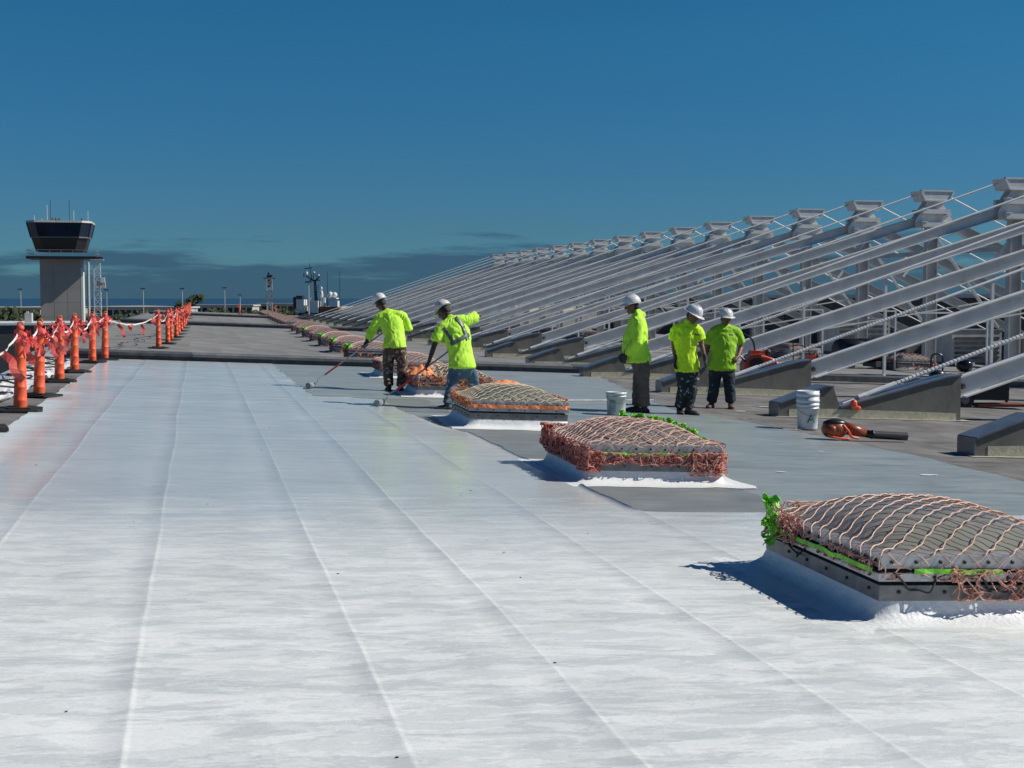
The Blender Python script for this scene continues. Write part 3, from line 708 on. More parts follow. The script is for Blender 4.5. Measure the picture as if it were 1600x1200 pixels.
    mb = MB(); mb.prism([(38.6,-1.62),(42.2,-1.77),(42.2,-1.4),(38.6,-.45)], -.17, .17, PV); mb.obj('rear_pedestal', M_PED, t)
    # lateral tie to the next truss at the mast
    mb = MB(); mb.bar((VM, .4, 3.2), (VM, DU-.4, 3.2), .12, .16); mb.obj('lateral_tie', M_STEELD, t)
    return t
M_CREAM2 = mat('pale_sealant_on_roof', (.40,.38,.31), (.52,.50,.42), .7, 6)
M_RODW = mat('white_rod_paint', (.66,.67,.66), (.76,.76,.75), .45, 6)
tr0 = build_truss()
for i in range(-1, 20):
    c = tr0 if i == -1 else dup(tr0)
    c.location = (0, U0+DU*i, 0)
    c['label'] = {-1: 'nearest truss, only its pedestal toe showing at the right edge', 0: 'truss whose pedestal stands just behind the leaf blower', 1: 'truss whose pedestal stands behind the two workers in T-shirts', 2: 'truss whose pedestal ends beside the dark curb, behind the worker in hooded top'}.get(i, f'white inclined steel truss, {ORD[i+1]} counting back from the right edge')
# low penthouse behind the masts
M_PENT = mat('penthouse_cladding', (.065,.06,.055), (.11,.10,.09), .8, 1.2)
M_NAVY = mat('dark_opening', (.012,.016,.028), None, .4)
ph = thing('penthouse', 'long low brown penthouse behind the girder masts', 'roof building', (0,0,0))
mb = MB(); mb.box((43, 52, -2.6), (52, 140, 1.5)); mb.obj('wall', M_PENT, ph)
mb = MB(); mb.box((42.7, 51.7, 1.503), (52.3, 140.3, 1.72)); mb.obj('roof_edge', M_STEELD, ph)
for k in range(13):
    mb = MB(); mb.box((42.95, 55+6.5*k, -1.2), (43.04, 59.5+6.5*k, .9)); mb.obj('opening', M_NAVY, ph)
ph2 = thing('duct_housing', 'brown ribbed housing behind the masts at the right edge', 'roof building', (0,0,0))
mb = MB(); mb.box((33.2, 43.6, -1.8), (38.2, 46.6, 2.05)); mb.obj('housing_body', M_PENT, ph2)
for k in range(14):
    mb = MB(); mb.box((33.3+.36*k, 43.55, -1.6), (33.36+.36*k, 43.597, 2.0)); mb.obj('rib', M_STEELD, ph2)
def hvac(x, y, w, d, h, label, m1=M_STEELD):
    t = thing('roof_unit', label, 'roof unit', (0,0,0), group='equipment between the girders')
    z = -S*x; mb = MB(); mb.box((x,y,z+.15), (x+w,y+d,z+h)); mb.obj('casing', m1, t)
    mb = MB()
    for a in (x+.08, x+w-.2): mb.box((a, y+.05, z-.01), (a+.12, y+d-.05, z+.146))
    mb.obj('skid', M_CURB, t); mb = MB(); mb.box((x-.03,y-.03,z+h+.003), (x+w+.03,y+d+.03,z+h+.05)); mb.obj('lid', M_CURBC, t)
    for k in range(5): mb = MB(); mb.box((x+.12, y-.03, z+.3+k*(h-.45)/5), (x+w-.12, y-.003, z+.3+(k+.55)*(h-.45)/5)); mb.obj('louvre', M_CURB, t)
    return t
hvac(28.8, 47.5, 2.2, 1.6, 1.4, 'grey louvred unit between masts near the right edge')
hvac(30.2, 60, 2.8, 1.8, 1.7, 'larger louvred roof unit behind the masts in the middle distance')
hvac(29.4, 76, 2.4, 1.8, 1.5, 'farthest grey louvred unit under the girders')
# black drum-like blower with pale ring, behind the girders
dr = thing('black_drum', 'large black horizontal drum with a pale end ring behind the second girder', 'drum', P(22.0, 42.0, .62), (0, 0, R(12)))
mb = MB(); mb.tube([(-.9,0,0),(.75,0,0)], .42, 20); mb.obj('drum_body', M_BLACK, dr, True)
mb = MB(); mb.tube([(.76,0,0),(.86,0,0)], .44, 20); mb.obj('end_ring', M_RODW, dr)
mb = MB(); mb.box((-.7,-.35,-.55), (-.5,.35,-.36)); mb.box((.4,-.35,-.55), (.6,.35,-.36)); mb.obj('cradle', M_CURB, dr)
# ---------------------------------------------------------------- channelizer posts and flagging
def channelizer_parts(t, ribbon=True, seed=0, lod=0):
    random.seed(seed)
    mb = MB(); n = 20 if lod == 0 else 10
    mb.lathe([(a_r*.90, b_z) for a_r, b_z in [(.088,.055),(.089,.06),(.087,.14),(.089,.145),(.089,.16),(.085,.165),(.082,.30),(.085,.305),(.085,.32),(.080,.325),(.077,.50),(.080,.505),(.080,.52),(.076,.525),(.073,.66),(.076,.665),(.076,.68),(.071,.685),(.068,.84),(.071,.845),(.071,.86),(.062,.87),(.055,.93),(.035,.96),(.028,.975)]], n)
    tube = mb.obj('tube', M_ORANGE, t, True)
    mb = MB(); mb.lathe([(.028,.97),(.026,1.0),(.042,1.01),(.045,1.03),(.040,1.055),(.015,1.065)], 12)
    mb.tube([(-.035,0,1.05),(-.03,0,1.09),(0,0,1.105),(.03,0,1.09),(.035,0,1.05)], .010, 6); mb.obj('handle', M_ORANGE, tube, True)
    mb = MB(); a = .26
    oct_ = [(-a,-a*.75),(-a*.75,-a),(a*.75,-a),(a,-a*.75),(a,a*.75),(a*.75,a),(-a*.75,a),(-a,a*.75)]
    mb.prism(oct_, .022, .05, lambda p, z: Vector((p[0], p[1], z))); mb.prism([(x*.62,y*.62) for x, y in oct_], .05, .068, lambda p, z: Vector((p[0], p[1], z))); mb.obj('rubber_base', M_RUBBER, t)
    if ribbon:
        mb = MB()
        k_ = 6 if lod == 0 else 3
        for i in range(k_):
            ang = random.uniform(0, 6.28); L = random.uniform(.12, .34); z0 = random.uniform(.86, 1.0); pts = []
            dx = random.uniform(.25, 1.0)*random.choice((-1, 1, 1)); 
            for j in range(8):
                s_ = j/7*L; pts.append((.06*math.cos(ang)+dx*s_*.8+.03*math.sin(j*1.3+i), .06*math.sin(ang)+.03*math.cos(j*1.7+i)-.3*s_, z0 - s_*s_*1.8 + .03*math.sin(j*1.9+i*2)))
            mb.ribbon(pts, .042, .0015, up=[Vector((math.sin(k*.5+i)*.6, .3, 1)) for k in range(8)])
        for i in range(3):
            z = .86+.05*i; mb.ribbon([(.078*math.cos(a_*.5), .078*math.sin(a_*.5), z+.03*math.sin(a_*.7+i)) for a_ in range(14)], .05, .002)
        mb.obj('ribbon', M_RIB, t)
CN = [(-2.14,17.30),(-2.19,19.75),(-2.25,23.2),(-2.26,26.1),(-2.27,30.6),(-2.30,31.4)]
CN = [(-2.14,17.30),(-2.19,19.75),(-2.25,23.2),(-2.26,26.1),(-2.22,29.9),(-2.05,31.2)]
CF_ = [(-1.12,39.4),(-.95,43.4),(-.92,47.2),(-.80,50.6),(-.78,55),(-.74,60.5),(-.70,66.5),(-.68,72.8),(-.7,84),(-.72,96),(-.72,110),(-.75,127)]
labs = ['nearest orange tube post at the left edge with ribbons blowing left','orange tube post second from the left edge, half hidden by the nearest','orange tube post third from the left edge','orange tube post fourth from the left, beside the coating edge','orange tube post in front of the last one before the curb','orange tube post right at the dark curb, behind another']
G1 = 'orange tube posts along the coating edge'
for i, (x, y) in enumerate(CN):
    t = thing('tube_post', labs[i], 'traffic post', P(x, y, 0), ((.02,-.025,.015,-.01,.03,0)[i], math.atan(S)*.6, (.1,-.35,.2,.4,-.2,.3)[i]), G1); channelizer_parts(t, seed=i+3)
t0 = thing('tube_post', 'orange tube post nearest the camera beyond the dark curb', 'traffic post', P(*CF_[0]), (0,0,.3), 'orange tube posts beyond the curb'); channelizer_parts(t0, seed=30, lod=1)
for i, (x, y) in enumerate(CF_[1:]):
    c = dup(t0); c.location = P(x, y); c.rotation_euler = (0, 0, i*.7); c['label'] = f'orange tube post beyond the curb, {ORD[i+1]} in its line'
for x, y, l in ((4.05,139,'lone orange tube post at the far end, left of the skylight row'), (7.75,141,'lone orange tube post at the far end, right of the skylight row')):
    c = dup(t0); c.location = P(x, y); c['label'] = l; c['group'] = 'lone orange posts at the far roof end'
mb = MB(); mb.box((-.26,-.26,.022),(.26,.26,.06)); mb.box((-.15,-.15,.06),(.15,.15,.075)); mb.obj('rubber_base', M_RUBBER, label='black rubber base lying at the left edge, no post on it', cat='post base', loc=P(-2.22, 14.75), rot=(0,0,.2))
def flagging(pts, label, seed, tails):
    random.seed(seed); t = thing('flagging_line', label, 'barrier tape', (0,0,0), group='flagging lines strung between orange posts')
    path = []
    for a, b in zip(pts, pts[1:]):
        a, b = Vector(a), Vector(b); L = (b-a).length
        for k in range(14): s_ = k/14; path.append(a+(b-a)*s_ - Vector((0,0,1))*4*min(.22, L*.06)*s_*(1-s_) + Vector((.012*math.sin(k*2.1), 0, .008*math.cos(k*3.3))))
    path.append(Vector(pts[-1])); mb = MB(); mb.ribbon(path, .03, .004, up=[Vector((.3*math.sin(k*.6), .2, 1)) for k in range(len(path))]); mb.obj('cord', M_ROPEW, t)
    for k in range(3, len(path)-2, tails):
        q = path[k]; n = 7; dx = random.uniform(-.10, .22); L = random.uniform(.14, .36); mb = MB(); w = random.uniform(.05, .10)
        pp = [q + Vector((dx*(j/n)+.02*math.sin(j*1.4+k), -.08*(j/n), -L*(j/n)**1.2)) for j in range(n+1)]
        mb.ribbon(pp, w, .0015, up=[Vector((1, .3*math.sin(j+k), .2)) for j in range(n+1)]); mb.obj('pennant', M_RIB, t)
    return t
tops = [P(x, y, .97) for x, y in CN]
flagging([P(-2.4, 12.2, .80), P(-2.3, 14.8, .78)]+tops, 'white cord with red streamers strung along the near orange posts', 4, 4)
flagging([tops[-1], P(*CF_[0], .97)], 'slack cord with red pennants spanning the curb between the two groups of posts', 6, 3)
flagging([P(x, y, .97) for x, y in CF_[:9]], 'cord with red streamers along the posts beyond the curb', 8, 6)
# crumpled white sheet and hose at the left
mb = MB(); vs = []; fs = []; n, m = 30, 12
for i in range(n+1):
    for j in range(m+1):
        x = -3.1 + .62*j/m + .08*noise.noise(Vector((i*.4, j, 2))); y = 18+12.5*i/n
        vs.append(P(x, y, .03 + .10*abs(noise.noise(Vector((i*.9, j*.8, 1)))) + .03*noise.noise(Vector((i*2.1, j*1.7, 5)))))
for i in range(n):
    for j in range(m): a = i*(m+1)+j; fs.append((a, a+1, a+m+2, a+m+1))
mb.add(vs, fs); mb.obj('plastic_sheet', M_WHITE, None, True, label='crumpled white plastic sheet along the left roof edge', cat='sheet')
mb = MB(); random.seed(2); pts = [P(-2.75+.28*math.sin(i*1.9)+.1*random.random(), 17.5+.55*i, .17+.03*math.sin(i*2.7)) for i in range(22)]
mb.tube(crv(pts, 5), .014, 6); mb.obj('hose', M_RUBBER, None, True, label='thin black hose snaking over the white plastic sheet', cat='hose')

# ---------------------------------------------------------------- buckets, pole, tools
M_PAIL = mat('white_pail_plastic', (.66,.70,.72), (.74,.77,.78), .4, 6); M_TEAL = mat('teal_print', (.02,.22,.22), None, .5); M_PAILG = mat('drip_stained_pail', (.45,.52,.50), (.70,.73,.73), .45, 3)
def bucket(loc, label, stacked=1, letter='A', rot=0, h=.36, r=.15, m=M_PAIL):
    t = thing('bucket', label, 'bucket', loc, (0,0,rot)); z0 = .02
    mb = MB(); mb.lathe([(r*.88,z0),(r*.9,z0+.01),(r*.97,z0+h*.78),(r*1.05,z0+h*.79),(r*1.05,z0+h*.81),(r*.98,z0+h*.82),(r,z0+h*.9),(r*1.06,z0+h*.91),(r*1.06,z0+h*.95),(r*1.0,z0+h*.96),(r*1.02,z0+h),(r*.97,z0+h),(r*.86,z0+.03)], 28, cap=True)
    mb.obj('pail', m, t, True)
    for s_ in range(stacked):
        zz = z0+h+.005+s_*.085; mb = MB(); mb.lathe([(r*.98,zz-.02),(r,zz+.01),(r*1.06,zz+.015),(r*1.06,zz+.04),(r*1.01,zz+.045),(r*1.03,zz+.078),(r*.97,zz+.078),(r*.9,zz-.1)], 28, cap=True); mb.obj('nested_pail', m, t, True)
    mb = MB(); mb.tube([(r*1.05*math.cos(a), -abs(r*1.05*math.sin(a))-.01, z0+h*.86-.12*math.sin(a)) for a in [math.pi*k/12 for k in range(13)]], .003, 5); mb.obj('wire_handle', M_CURB, t)
    if letter:
        cu = bpy.data.curves.new('print', 'FONT'); cu.body = letter; cu.size = .17; cu.align_x = 'CENTER'; cu.extrude = .0
        tmp = bpy.data.objects.new('tmp', cu); COL.objects.link(tmp); dg = bpy.context.evaluated_depsgraph_get(); me = bpy.data.meshes.new_from_object(tmp.evaluated_get(dg)); bpy.data.objects.remove(tmp)
        for v_ in me.vertices:
            a = v_.co.x/(r*.97)-math.pi/2; v_.co = Vector((math.cos(a)*(r*.965+.004), math.sin(a)*(r*.965+.004), z0+h*.26+v_.co.y))
        me.materials.clear(); me.materials.append(M_TEAL); mk('printed_letter', me, t)
    return t
bucket(P(8.20,17.15), 'stack of white paint buckets with teal letter A beside the leaf blower', 2, 'A', -.12, .36, .153)
b2 = bucket(P(5.98,18.9), 'single stained white paint bucket at the feet of the worker in hooded top', 0, '', 0, .335, .148, M_PAILG)
mb = MB(); r = .148
for k in range(7):
    a0 = -math.pi*.62-k*.11; a1 = a0-.11
    mb.add([(math.cos(a)*(r*.945+.004), math.sin(a)*(r*.945+.004), z) for a in (a0, a1) for z in (.06, .24)], [(0,2,3,1)])
mb.obj('worn_label', mat('teal_label', (.22,.33,.32), (.40,.48,.46), .5, 20), b2)
# extension pole lying on the primer
def pole_thing(name, a, b, label, cat='pole', roller=True):
    a, b = Vector(a), Vector(b); d = (b-a).normalized(); L = (b-a).length; t = thing(name, label, cat)
    f0 = .30 if roller else 0
    mb = MB(); mb.tube([a+d*(f0+.22), b], .0125, 8); mb.obj('shaft', M_POLE, t)
    mb = MB(); mb.tube([a+d*f0, a+d*(f0+.30)], .016, 8); mb.obj('threaded_grip', M_REDP, t)
    if roller:
        s_ = Vector((CR.x, CR.y, 0))*.2+Vector((CF.x, CF.y, 0)); s_.normalize()
        mb = MB(); mb.tube(crv([a+d*f0, a+d*.16+Vector((0,0,.02)), a+d*.08+s_*.13, a+s_*.13, a+s_*.02], 4), .005, 6); mb.obj('roller_frame', M_ALU, t)
        mb = MB(); mb.tube([a-s_*.12, a-s_*.115, a+s_*.115, a+s_*.12], [.035,.05,.05,.035], 14); mb.obj('roller_cover', M_ROLL, t, True)
    return t
M_POLE = mat('dull_pole', (.22,.23,.24), (.34,.35,.36), .4, 10, metal=.3); M_REDP = mat('red_grip', (.35,.03,.03), None, .5); M_ROLL = mat('paint_soaked_roller', (.16,.19,.22), (.30,.33,.36), .8, 30)
pole_thing('extension_pole', P(5.15,21.3,.03), P(7.7,22.2,.03), 'thin pole lying on the grey primer behind the bucket', 'pole', False)
# leaf blower
lb = thing('leaf_blower', 'orange and black leaf blower lying on the bare roof', 'leaf blower', P(8.25,15.6,.02), (0, math.atan(S), R(-6)))
M_LB = mat('dark_orange_plastic', (.24,.05,.02), (.34,.08,.025), .35, 5)
mb = MB(); mb.blob((-.40,0,.13), (.17,.14,.12)); mb.blob((-.47,0,.12), (.10,.15,.10)); mb.obj('engine_housing', M_LB, lb, True)
mb = MB(); mb.blob((-.40,-.01,.21), (.15,.10,.055)); mb.blob((-.50,0,.19), (.06,.09,.05)); mb.obj('top_cover', M_BLACK, lb, True)
mb = MB(); mb.tube(crv([(-.34,-.1,.20),(-.27,-.12,.12),(-.22,-.12,.05),(-.12,-.1,.03)], 4), .016, 6); mb.tube(crv([(-.53,-.1,.06),(-.42,-.14,.03),(-.25,-.13,.02)], 4), .014, 6); mb.obj('handle', M_ORANGE, lb, True)
mb = MB(); mb.tube([(-.3,0,.15),(-.12,0,.12),(.0,0,.09)], [.085,.07,.055], 14); mb.obj('nozzle_base', M_LB, lb, True)
mb = MB(); mb.tube([(-.03,0,.092),(.08,0,.075),(.09,0,.075),(.10,0,.075),(.11,0,.072),(.56,0,.062)], [.05,.050,.058,.058,.050,.052], 16); mb.obj('blower_tube', M_BLACK, lb, True)
# orange machines behind the second pedestal
def loop_handle(mb, x0, x1, z0, z1, y=0, r=.016, lean=.1):
    mb.tube(crv([(x0,y,z0),(x0,y+lean,z1-.08),(x0+.06,y+lean,z1),(x1-.06,y+lean,z1),(x1,y+lean,z1-.08),(x1,y,z0)], 4), r, 7)
def machine(loc, label, m, s_=1.0, rot=0):
    t = thing('walk_behind_machine', label, 'machine', loc, (0,0,rot)); t.scale = (s_,s_,s_)
    mb = MB(); mb.prism([(-.33,.16),(.33,.16),(.35,.36),(.22,.50),(-.04,.60),(-.24,.58),(-.34,.40)], -.24, .24, lambda p, y: Vector((p[0], y, p[1]))); mb.prism([(-.22,.585),(-.04,.605),(.10,.575),(.10,.64),(-.18,.66)], -.14, .14, lambda p, y: Vector((p[0], y, p[1]))); mb.obj('hood', m, t)
    mb = MB(); mb.tube([(-.12,-.29,.40),(-.12,-.245,.40)], .13, 16); mb.blob((.1,-.1,.62), (.07,.06,.06)); mb.obj('engine_cover', M_BLACK, t)
    mb = MB(); mb.box((-.36,-.26,.10),(.36,.26,.158)); mb.obj('deck', M_BLACK, t)
    for x in (-.27, .27):
        for y in (-.28, .28):
            mb = MB(); mb.tube([(x,y-.025,.10),(x,y+.025,.10)], .10, 14); w = mb.obj('wheel', M_RUBBER, t); mb = MB(); mb.tube([(x,y-.03,.10),(x,y+.03,.10)], .045, 10); mb.obj('hub', M_ALUD, w)
    mb = MB(); mb.tube(crv([(-.1,0,.55),(-.16,0,.85),(-.42,0,.98),(-.72,0,.95)], 5), .017, 7); mb.tube(crv([(-.3,-.2,.45),(-.45,-.2,.58),(-.6,-.2,.52)], 5), .016, 7); mb.obj('handle', M_BLACK, t)
    mb = MB(); mb.tube(crv([(-.05,-.28,.56),(.16,-.29,.50),(.30,-.28,.36)], 4), .022, 6); mb.obj('trim_bar', M_ORANGE, t); return t
M_RED = mat('red_orange_paint', (.50,.065,.03), (.62,.10,.04), .4, 3)
machine(P(12.45,28.5,.0), 'orange red walk-behind machine with black handle behind the worker in shaded lime T-shirt', M_RED, 1.25, R(-12))
m2 = machine(P(16.5,34.2,.0), 'smaller red machine half hidden behind the next pedestal', M_RED, .9, R(-10))
fr = thing('hand_frame', 'upright black tube frame beside the small red machine', 'hand cart', P(15.6,33.2), (0,0,R(-13)))
mb = MB(); loop_handle(mb, -.14, .16, .1, 1.15); mb.obj('frame_tube', M_BLACK, fr); mb = MB(); mb.box((-.2,-.2,.02),(.22,.1,.1)); mb.obj('foot_plate', M_BLACK, fr)
mb = MB(); mb.tube([(.12,-.03,.1),(.12,-.02,.75)], .014, 6); mb.obj('grey_bar', M_RODW, fr)
# black cart/vacuum behind the nearest pedestal
vc = thing('shop_vacuum', 'black wheeled vacuum with round tank and hoop handle behind the nearest full pedestal', 'vacuum', P(14.47,23.0), (0,0,R(-13)))
mb = MB(); mb.box((-.10,-.26,.16),(.55,.26,.56)); mb.obj('body', M_BLACK, vc)
mb = MB(); mb.tube([(-.30,-.32,.17),(-.30,-.26,.17)], .17, 18); w = mb.obj('wheel', M_RUBBER, vc); mb = MB(); mb.tube([(-.30,-.33,.17),(-.30,-.322,.17)], .08, 14); mb.obj('hub', M_ALUD, w)
mb = MB(); mb.tube([(-.30,.26,.17),(-.30,.32,.17)], .17, 18); mb.obj('wheel', M_RUBBER, vc)
mb = MB(); mb.lathe([(.13,.32),(.14,.55),(.16,.64),(.12,.70),(.03,.72)], 18, (-.74,0,0)); mb.obj('canister', M_BLACK, vc, True)
mb = MB(); loop_handle(mb, -.86, -.64, .60, 1.02, 0, .018, .0); mb.obj('hoop_handle', M_BLACK, vc)
mb = MB(); mb.blob((-.22,0,.80), (.16,.15,.13), n=16, m=10); mb.obj('round_tank', mat('glossy_black_paint', (.01,.012,.02), None, .12), vc, True)
mb = MB(); mb.tube([(-.2,0,.3),(-.74,0,.3),(-.74,0,.4)], .05, 8); mb.tube([(-.08,0,.5),(-.2,0,.74)], .05, 8); mb.tube([(.55,0,.55),(.72,0,.72),(.62,0,.35),(.60,0,.1)], .03, 7); mb.obj('frame_tube', M_BLACK, vc)
mb = MB(); mb.box((-.05,-.30,.03),(.90,.20,.08)); mb.obj('base_plate', mat('rusty_red_plate', (.16,.03,.02), (.25,.07,.04), .6, 9), vc)
mb = MB(); mb.tube(crv([(-.6,-.1,.66),(-.45,-.12,.62),(-.32,-.15,.66)], 4), .018, 7); mb.obj('hose_stub', M_ROPE[2], vc)
rp = thing('marker_rag', 'orange rag tied at the anchor of the tie rod behind the buckets', 'rag', P(10.05,U0-.18,.20)); mb = MB(); mb.blob((0,0,.03), (.06,.05,.08), n=9, m=6); mb.blob((.07,0,-.03), (.05,.05,.04), n=9, m=6); mb.obj('cloth', M_ORANGE, rp)

# ---------------------------------------------------------------- workers
def remesh(mb, name, material, parent, voxel=.010, fold=0, fs=9, smooth_it=3, seed=0, fdir=(1,1,1)):
    me = mb.mesh(name, None); o = bpy.data.objects.new(name, me); TS = bpy.data.scenes.new('shaping'); TS.collection.objects.link(o)
    md = o.modifiers.new('r', 'REMESH'); md.mode = 'VOXEL'; md.voxel_size = voxel
    if smooth_it: sm = o.modifiers.new('s', 'SMOOTH'); sm.iterations = smooth_it; sm.factor = .5
    TS.view_layers[0].update(); dg = TS.view_layers[0].depsgraph; m2_ = bpy.data.meshes.new_from_object(o.evaluated_get(dg)); bpy.data.objects.remove(o); bpy.data.scenes.remove(TS)
    if fold:
        f = Vector(fdir)
        for v_ in m2_.vertices:
            c = v_.co; q = Vector((c.x*f.x, c.y*f.y, c.z*f.z))*fs + Vector((seed*3.1, 0, 0))
            w = noise.noise(q*.5)*2.0; a = noise.noise(q+Vector((w, w*.6, 0))); b_ = noise.noise(q*2.3+Vector((5, w, 1)))
            v_.co = c + v_.normal*(fold*(1-2*abs(a))*.9 + fold*.45*b_)
    m2_.materials.clear(); m2_.materials.append(material); m2_.polygons.foreach_set('use_smooth', [True]*len(m2_.polygons)); m2_.name = name; m2_.update()
    return mk(name, m2_, parent)
def hand(mb, w, d, nrm, thumb, curl=.5, s_=1.0, r=.0088):
    d = Vector(d).normalized(); nrm = Vector(nrm); nrm = (nrm - d*nrm.dot(d)).normalized(); lat = d.cross(nrm)
    if lat.dot(Vector(thumb)) < 0: lat = -lat
    w = Vector(w); pl = .095*s_
    mb.loft([w, w+d*pl*.5, w+d*pl*.95], [(.028*s_, .020*s_), (.042*s_, .017*s_), (.040*s_, .014*s_)], lat, 10)
    for k, (o, L) in enumerate(((.030, .075), (.011, .083), (-.009, .078), (-.028, .062))):
        b = w + d*pl*.9 + lat*o*s_; pts = [b]; a = curl*.5; q = b
        for j, f in enumerate((.45, .32, .23)):
            dr_ = d*math.cos(a) + nrm*math.sin(a); q = q + dr_*L*f*s_; pts.append(q); a += curl
        mb.loft(pts, [r*s_, r*s_*.97, r*s_*.9, r*s_*.8], lat, 8)
    b = w + d*pl*.25 + lat*.026*s_; pts = [b, b+(d*.6+lat*.75+nrm*.3*curl).normalized()*.038*s_]; pts.append(pts[-1]+(d*.9+lat*.25+nrm*.7*curl).normalized()*.032*s_); pts.append(pts[-1]+(d+nrm*curl).normalized()*.020*s_)
    mb.loft(pts, [.013*s_, .011*s_, .010*s_, .008*s_], nrm, 8)
def worker(label, loc, J, st):
    t = thing('person', label, 'person', loc, (0, 0, -TH)); V = {k: Vector(v_) for k, v_ in J.items()}
    side = (V['shR']-V['shL']).normalized(); bulk = st.get('bulk', 1.0); fat = st.get('belly', 0)
    sd_p = (V['hipR']-V['hipL']).normalized(); fw = V['fwd'].normalized()
    skin = mat(st['skin'], *SKINS[st['skin']], .5, 12)
    # body
    mb = MB()
    def torso(m, k, hem=0, e=0, cap=1.0):
        pel, wa, ch, ne = V['pel'], V['waist'], V['chest'], V['neck']
        pts = [pel+Vector((0,0,-1))*hem+fw*fat*.35, pel, wa, (wa+ch)/2, ch, ch*.35+ne*.65]
        fo = fw*fat
        pts[2] = pts[2]+fo*.6; pts[1] = pts[1]+fo*.35; pts[3] = pts[3]+fo*.5
        ex_ = .012 if e else 0
        m.loft(pts, [(.168*k+e+ex_,.120*k+e+fat*.5+ex_), (.166*k+e+ex_*.6,.120*k+e+fat*.7+ex_*.6), (.148*k+e,.108*k+e+fat), (.162*k+e,.115*k+e+fat*.7), (.178*k+e,.122*k+e), (.125*k+e,.09*k+e)], side, 18, cap)
        a = V['shL']*.93+V['shR']*.07; b = V['shR']*.93+V['shL']*.07; c = (V['shL']+V['shR'])/2*.6+V['neck']*.4
        m.loft([a, (a+c)/2, c, (b+c)/2, b], [.062*k+e, .07*k+e, .074*k+e, .07*k+e, .062*k+e], Vector((0,0,1)), 12)
    torso(mb, bulk*.93)
    hd = V['hdir'].normalized(); hu = (V['head']-V['neck']).normalized(); hu = (hu - hd*hu.dot(hd)); hu = hu.normalized(); hs = hd.cross(hu)
    HM = Matrix((hs, hd, hu)).transposed()
    H = lambda x, y, z: V['head'] + HM @ Vector((x, y, z))
    mb.loft([V['neck']-hu*.03, H(0,-.02,-.06)], [.060*bulk, .054], side, 12)
    mb.blob(V['head']+hu*.02, (.074,.094,.100), HM, 16, 12); mb.blob(H(0,.030,-.055), (.056,.058,.060), HM, 12, 8); mb.blob(H(0,.072,-.095), (.024,.018,.020), HM)
    mb.blob(H(0,.094,.035), (.052,.016,.012), HM); mb.blob(H(0,.106,-.012), (.012,.020,.028), HM); mb.blob(H(0,.112,-.028), (.017,.013,.011), HM)
    mb.blob(H(0,.092,-.058), (.026,.010,.007), HM); mb.blob(H(0,.090,-.070), (.022,.010,.008), HM)
    for s_ in (-1, 1):
        mb.blob(H(.078*s_,.0,-.01), (.010,.022,.032), HM); mb.blob(H(.045*s_,.068,-.02), (.022,.02,.02), HM)
    for q in 'LR':
        a, b, c = V['sh'+q], V['el'+q], V['ha'+q]; ar = st.get('arm', 1)
        mb.loft([a, a*.5+b*.5, b], [.050*ar, .045*ar, .038*ar], fw, 10); mb.loft([b, b*.65+c*.35, c], [.039*ar, .038*ar, .026*ar], fw, 10)
        h1, kn, an, toe = V['hip'+q], V['kn'+q], V['an'+q], V['toe'+q]
        mb.loft([h1, h1*.5+kn*.5, kn], [.085, .072, .054], fw, 12); mb.loft([kn, kn*.65+an*.35, an], [.055, .054, .036], fw, 10); mb.loft([an-Vector((0,0,.03)), an*.3+toe*.7-Vector((0,0,.02))], [.04, .035], side, 10)
        if not st.get('gloves'): hand(mb, c, V['hd'+q], V['hn'+q], V['ht'+q], st.get('curl', .7))
    body = remesh(mb, 'body', skin, t, .0068, 0, smooth_it=1)
    for s_ in (-1, 1):
        mb = MB(); mb.blob(H(.030*s_,.086,.012), .011, None, 10, 6); e = mb.obj('eye', mat('eye_white', (.5,.48,.45), None, .2), t, True)
        mb = MB(); mb.blob(H(.030*s_,.0955,.012), .0048, None, 8, 5); mb.obj('pupil', M_BLACK, e, True)
    mb = MB(); mb.blob(H(0,-.012,.015), (.080,.093,.085), HM, 14, 9); mb.blob(H(0,-.055,-.03), (.062,.045,.05), HM, 12, 8); mb.obj('hair', mat('black_hair', (.012,.010,.009), None, .7), t, True)
    if st.get('gloves'):
        for q in 'LR': mb = MB(); hand(mb, V['ha'+q], V['hd'+q], V['hn'+q], V['ht'+q], st.get('curl', .7), 1.1, .0105); mb.loft([V['ha'+q]-V['hd'+q].normalized()*.05, V['ha'+q]+V['hd'+q].normalized()*.02], [.036, .034], fw, 10); remesh(mb, 'glove', M_GLOVE, t, .006, 0, smooth_it=1)
    # shirt
    mb = MB(); e = st.get('loose', .016); torso(mb, bulk, st.get('hem', .10), e, .12); sf = st.get('sleeve', .62)
    for q in 'LR':
        a, b, c = V['sh'+q], V['el'+q], V['ha'+q]; ex = .026 if sf < 1 else .02
        if sf <= 1: mb.loft([a, a+(b-a)*sf*.5, a+(b-a)*sf], [.066+ex*.4, .058+ex, .058+ex], fw, 12, .15)
        else:
            cc = b+(c-b)*(sf-1); mb.loft([a, a*.5+b*.5, b, b*.5+cc*.5, cc], [.068+ex*.4, .058+ex, .054+ex, .050+ex, .038+ex*.7], fw, 12, .3)
    if st.get('hood'):
        mb.loft([V['neck']-side*.085-hu*.01, V['neck']-fw*.075-hu*.005, V['neck']+side*.085-hu*.01], [.035, .05, .035], Vector((0,0,1)), 10); mb.loft([V['neck']-hu*.05, V['neck']+hu*.015], [.085, .075], side, 12)
    else: mb.loft([V['neck']-hu*.06, V['neck']-hu*.012], [.085, .070], side, 12)
    shirt = remesh(mb, st.get('shirt', 't_shirt'), M_SHIRT[st.get('smat', 0)], t, .011, st.get('fold', .012), 9, 4, st.get('seed', 0), (1.2,1.2,.75))
    # trousers
    mb = MB(); pl = st.get('leg', .018)
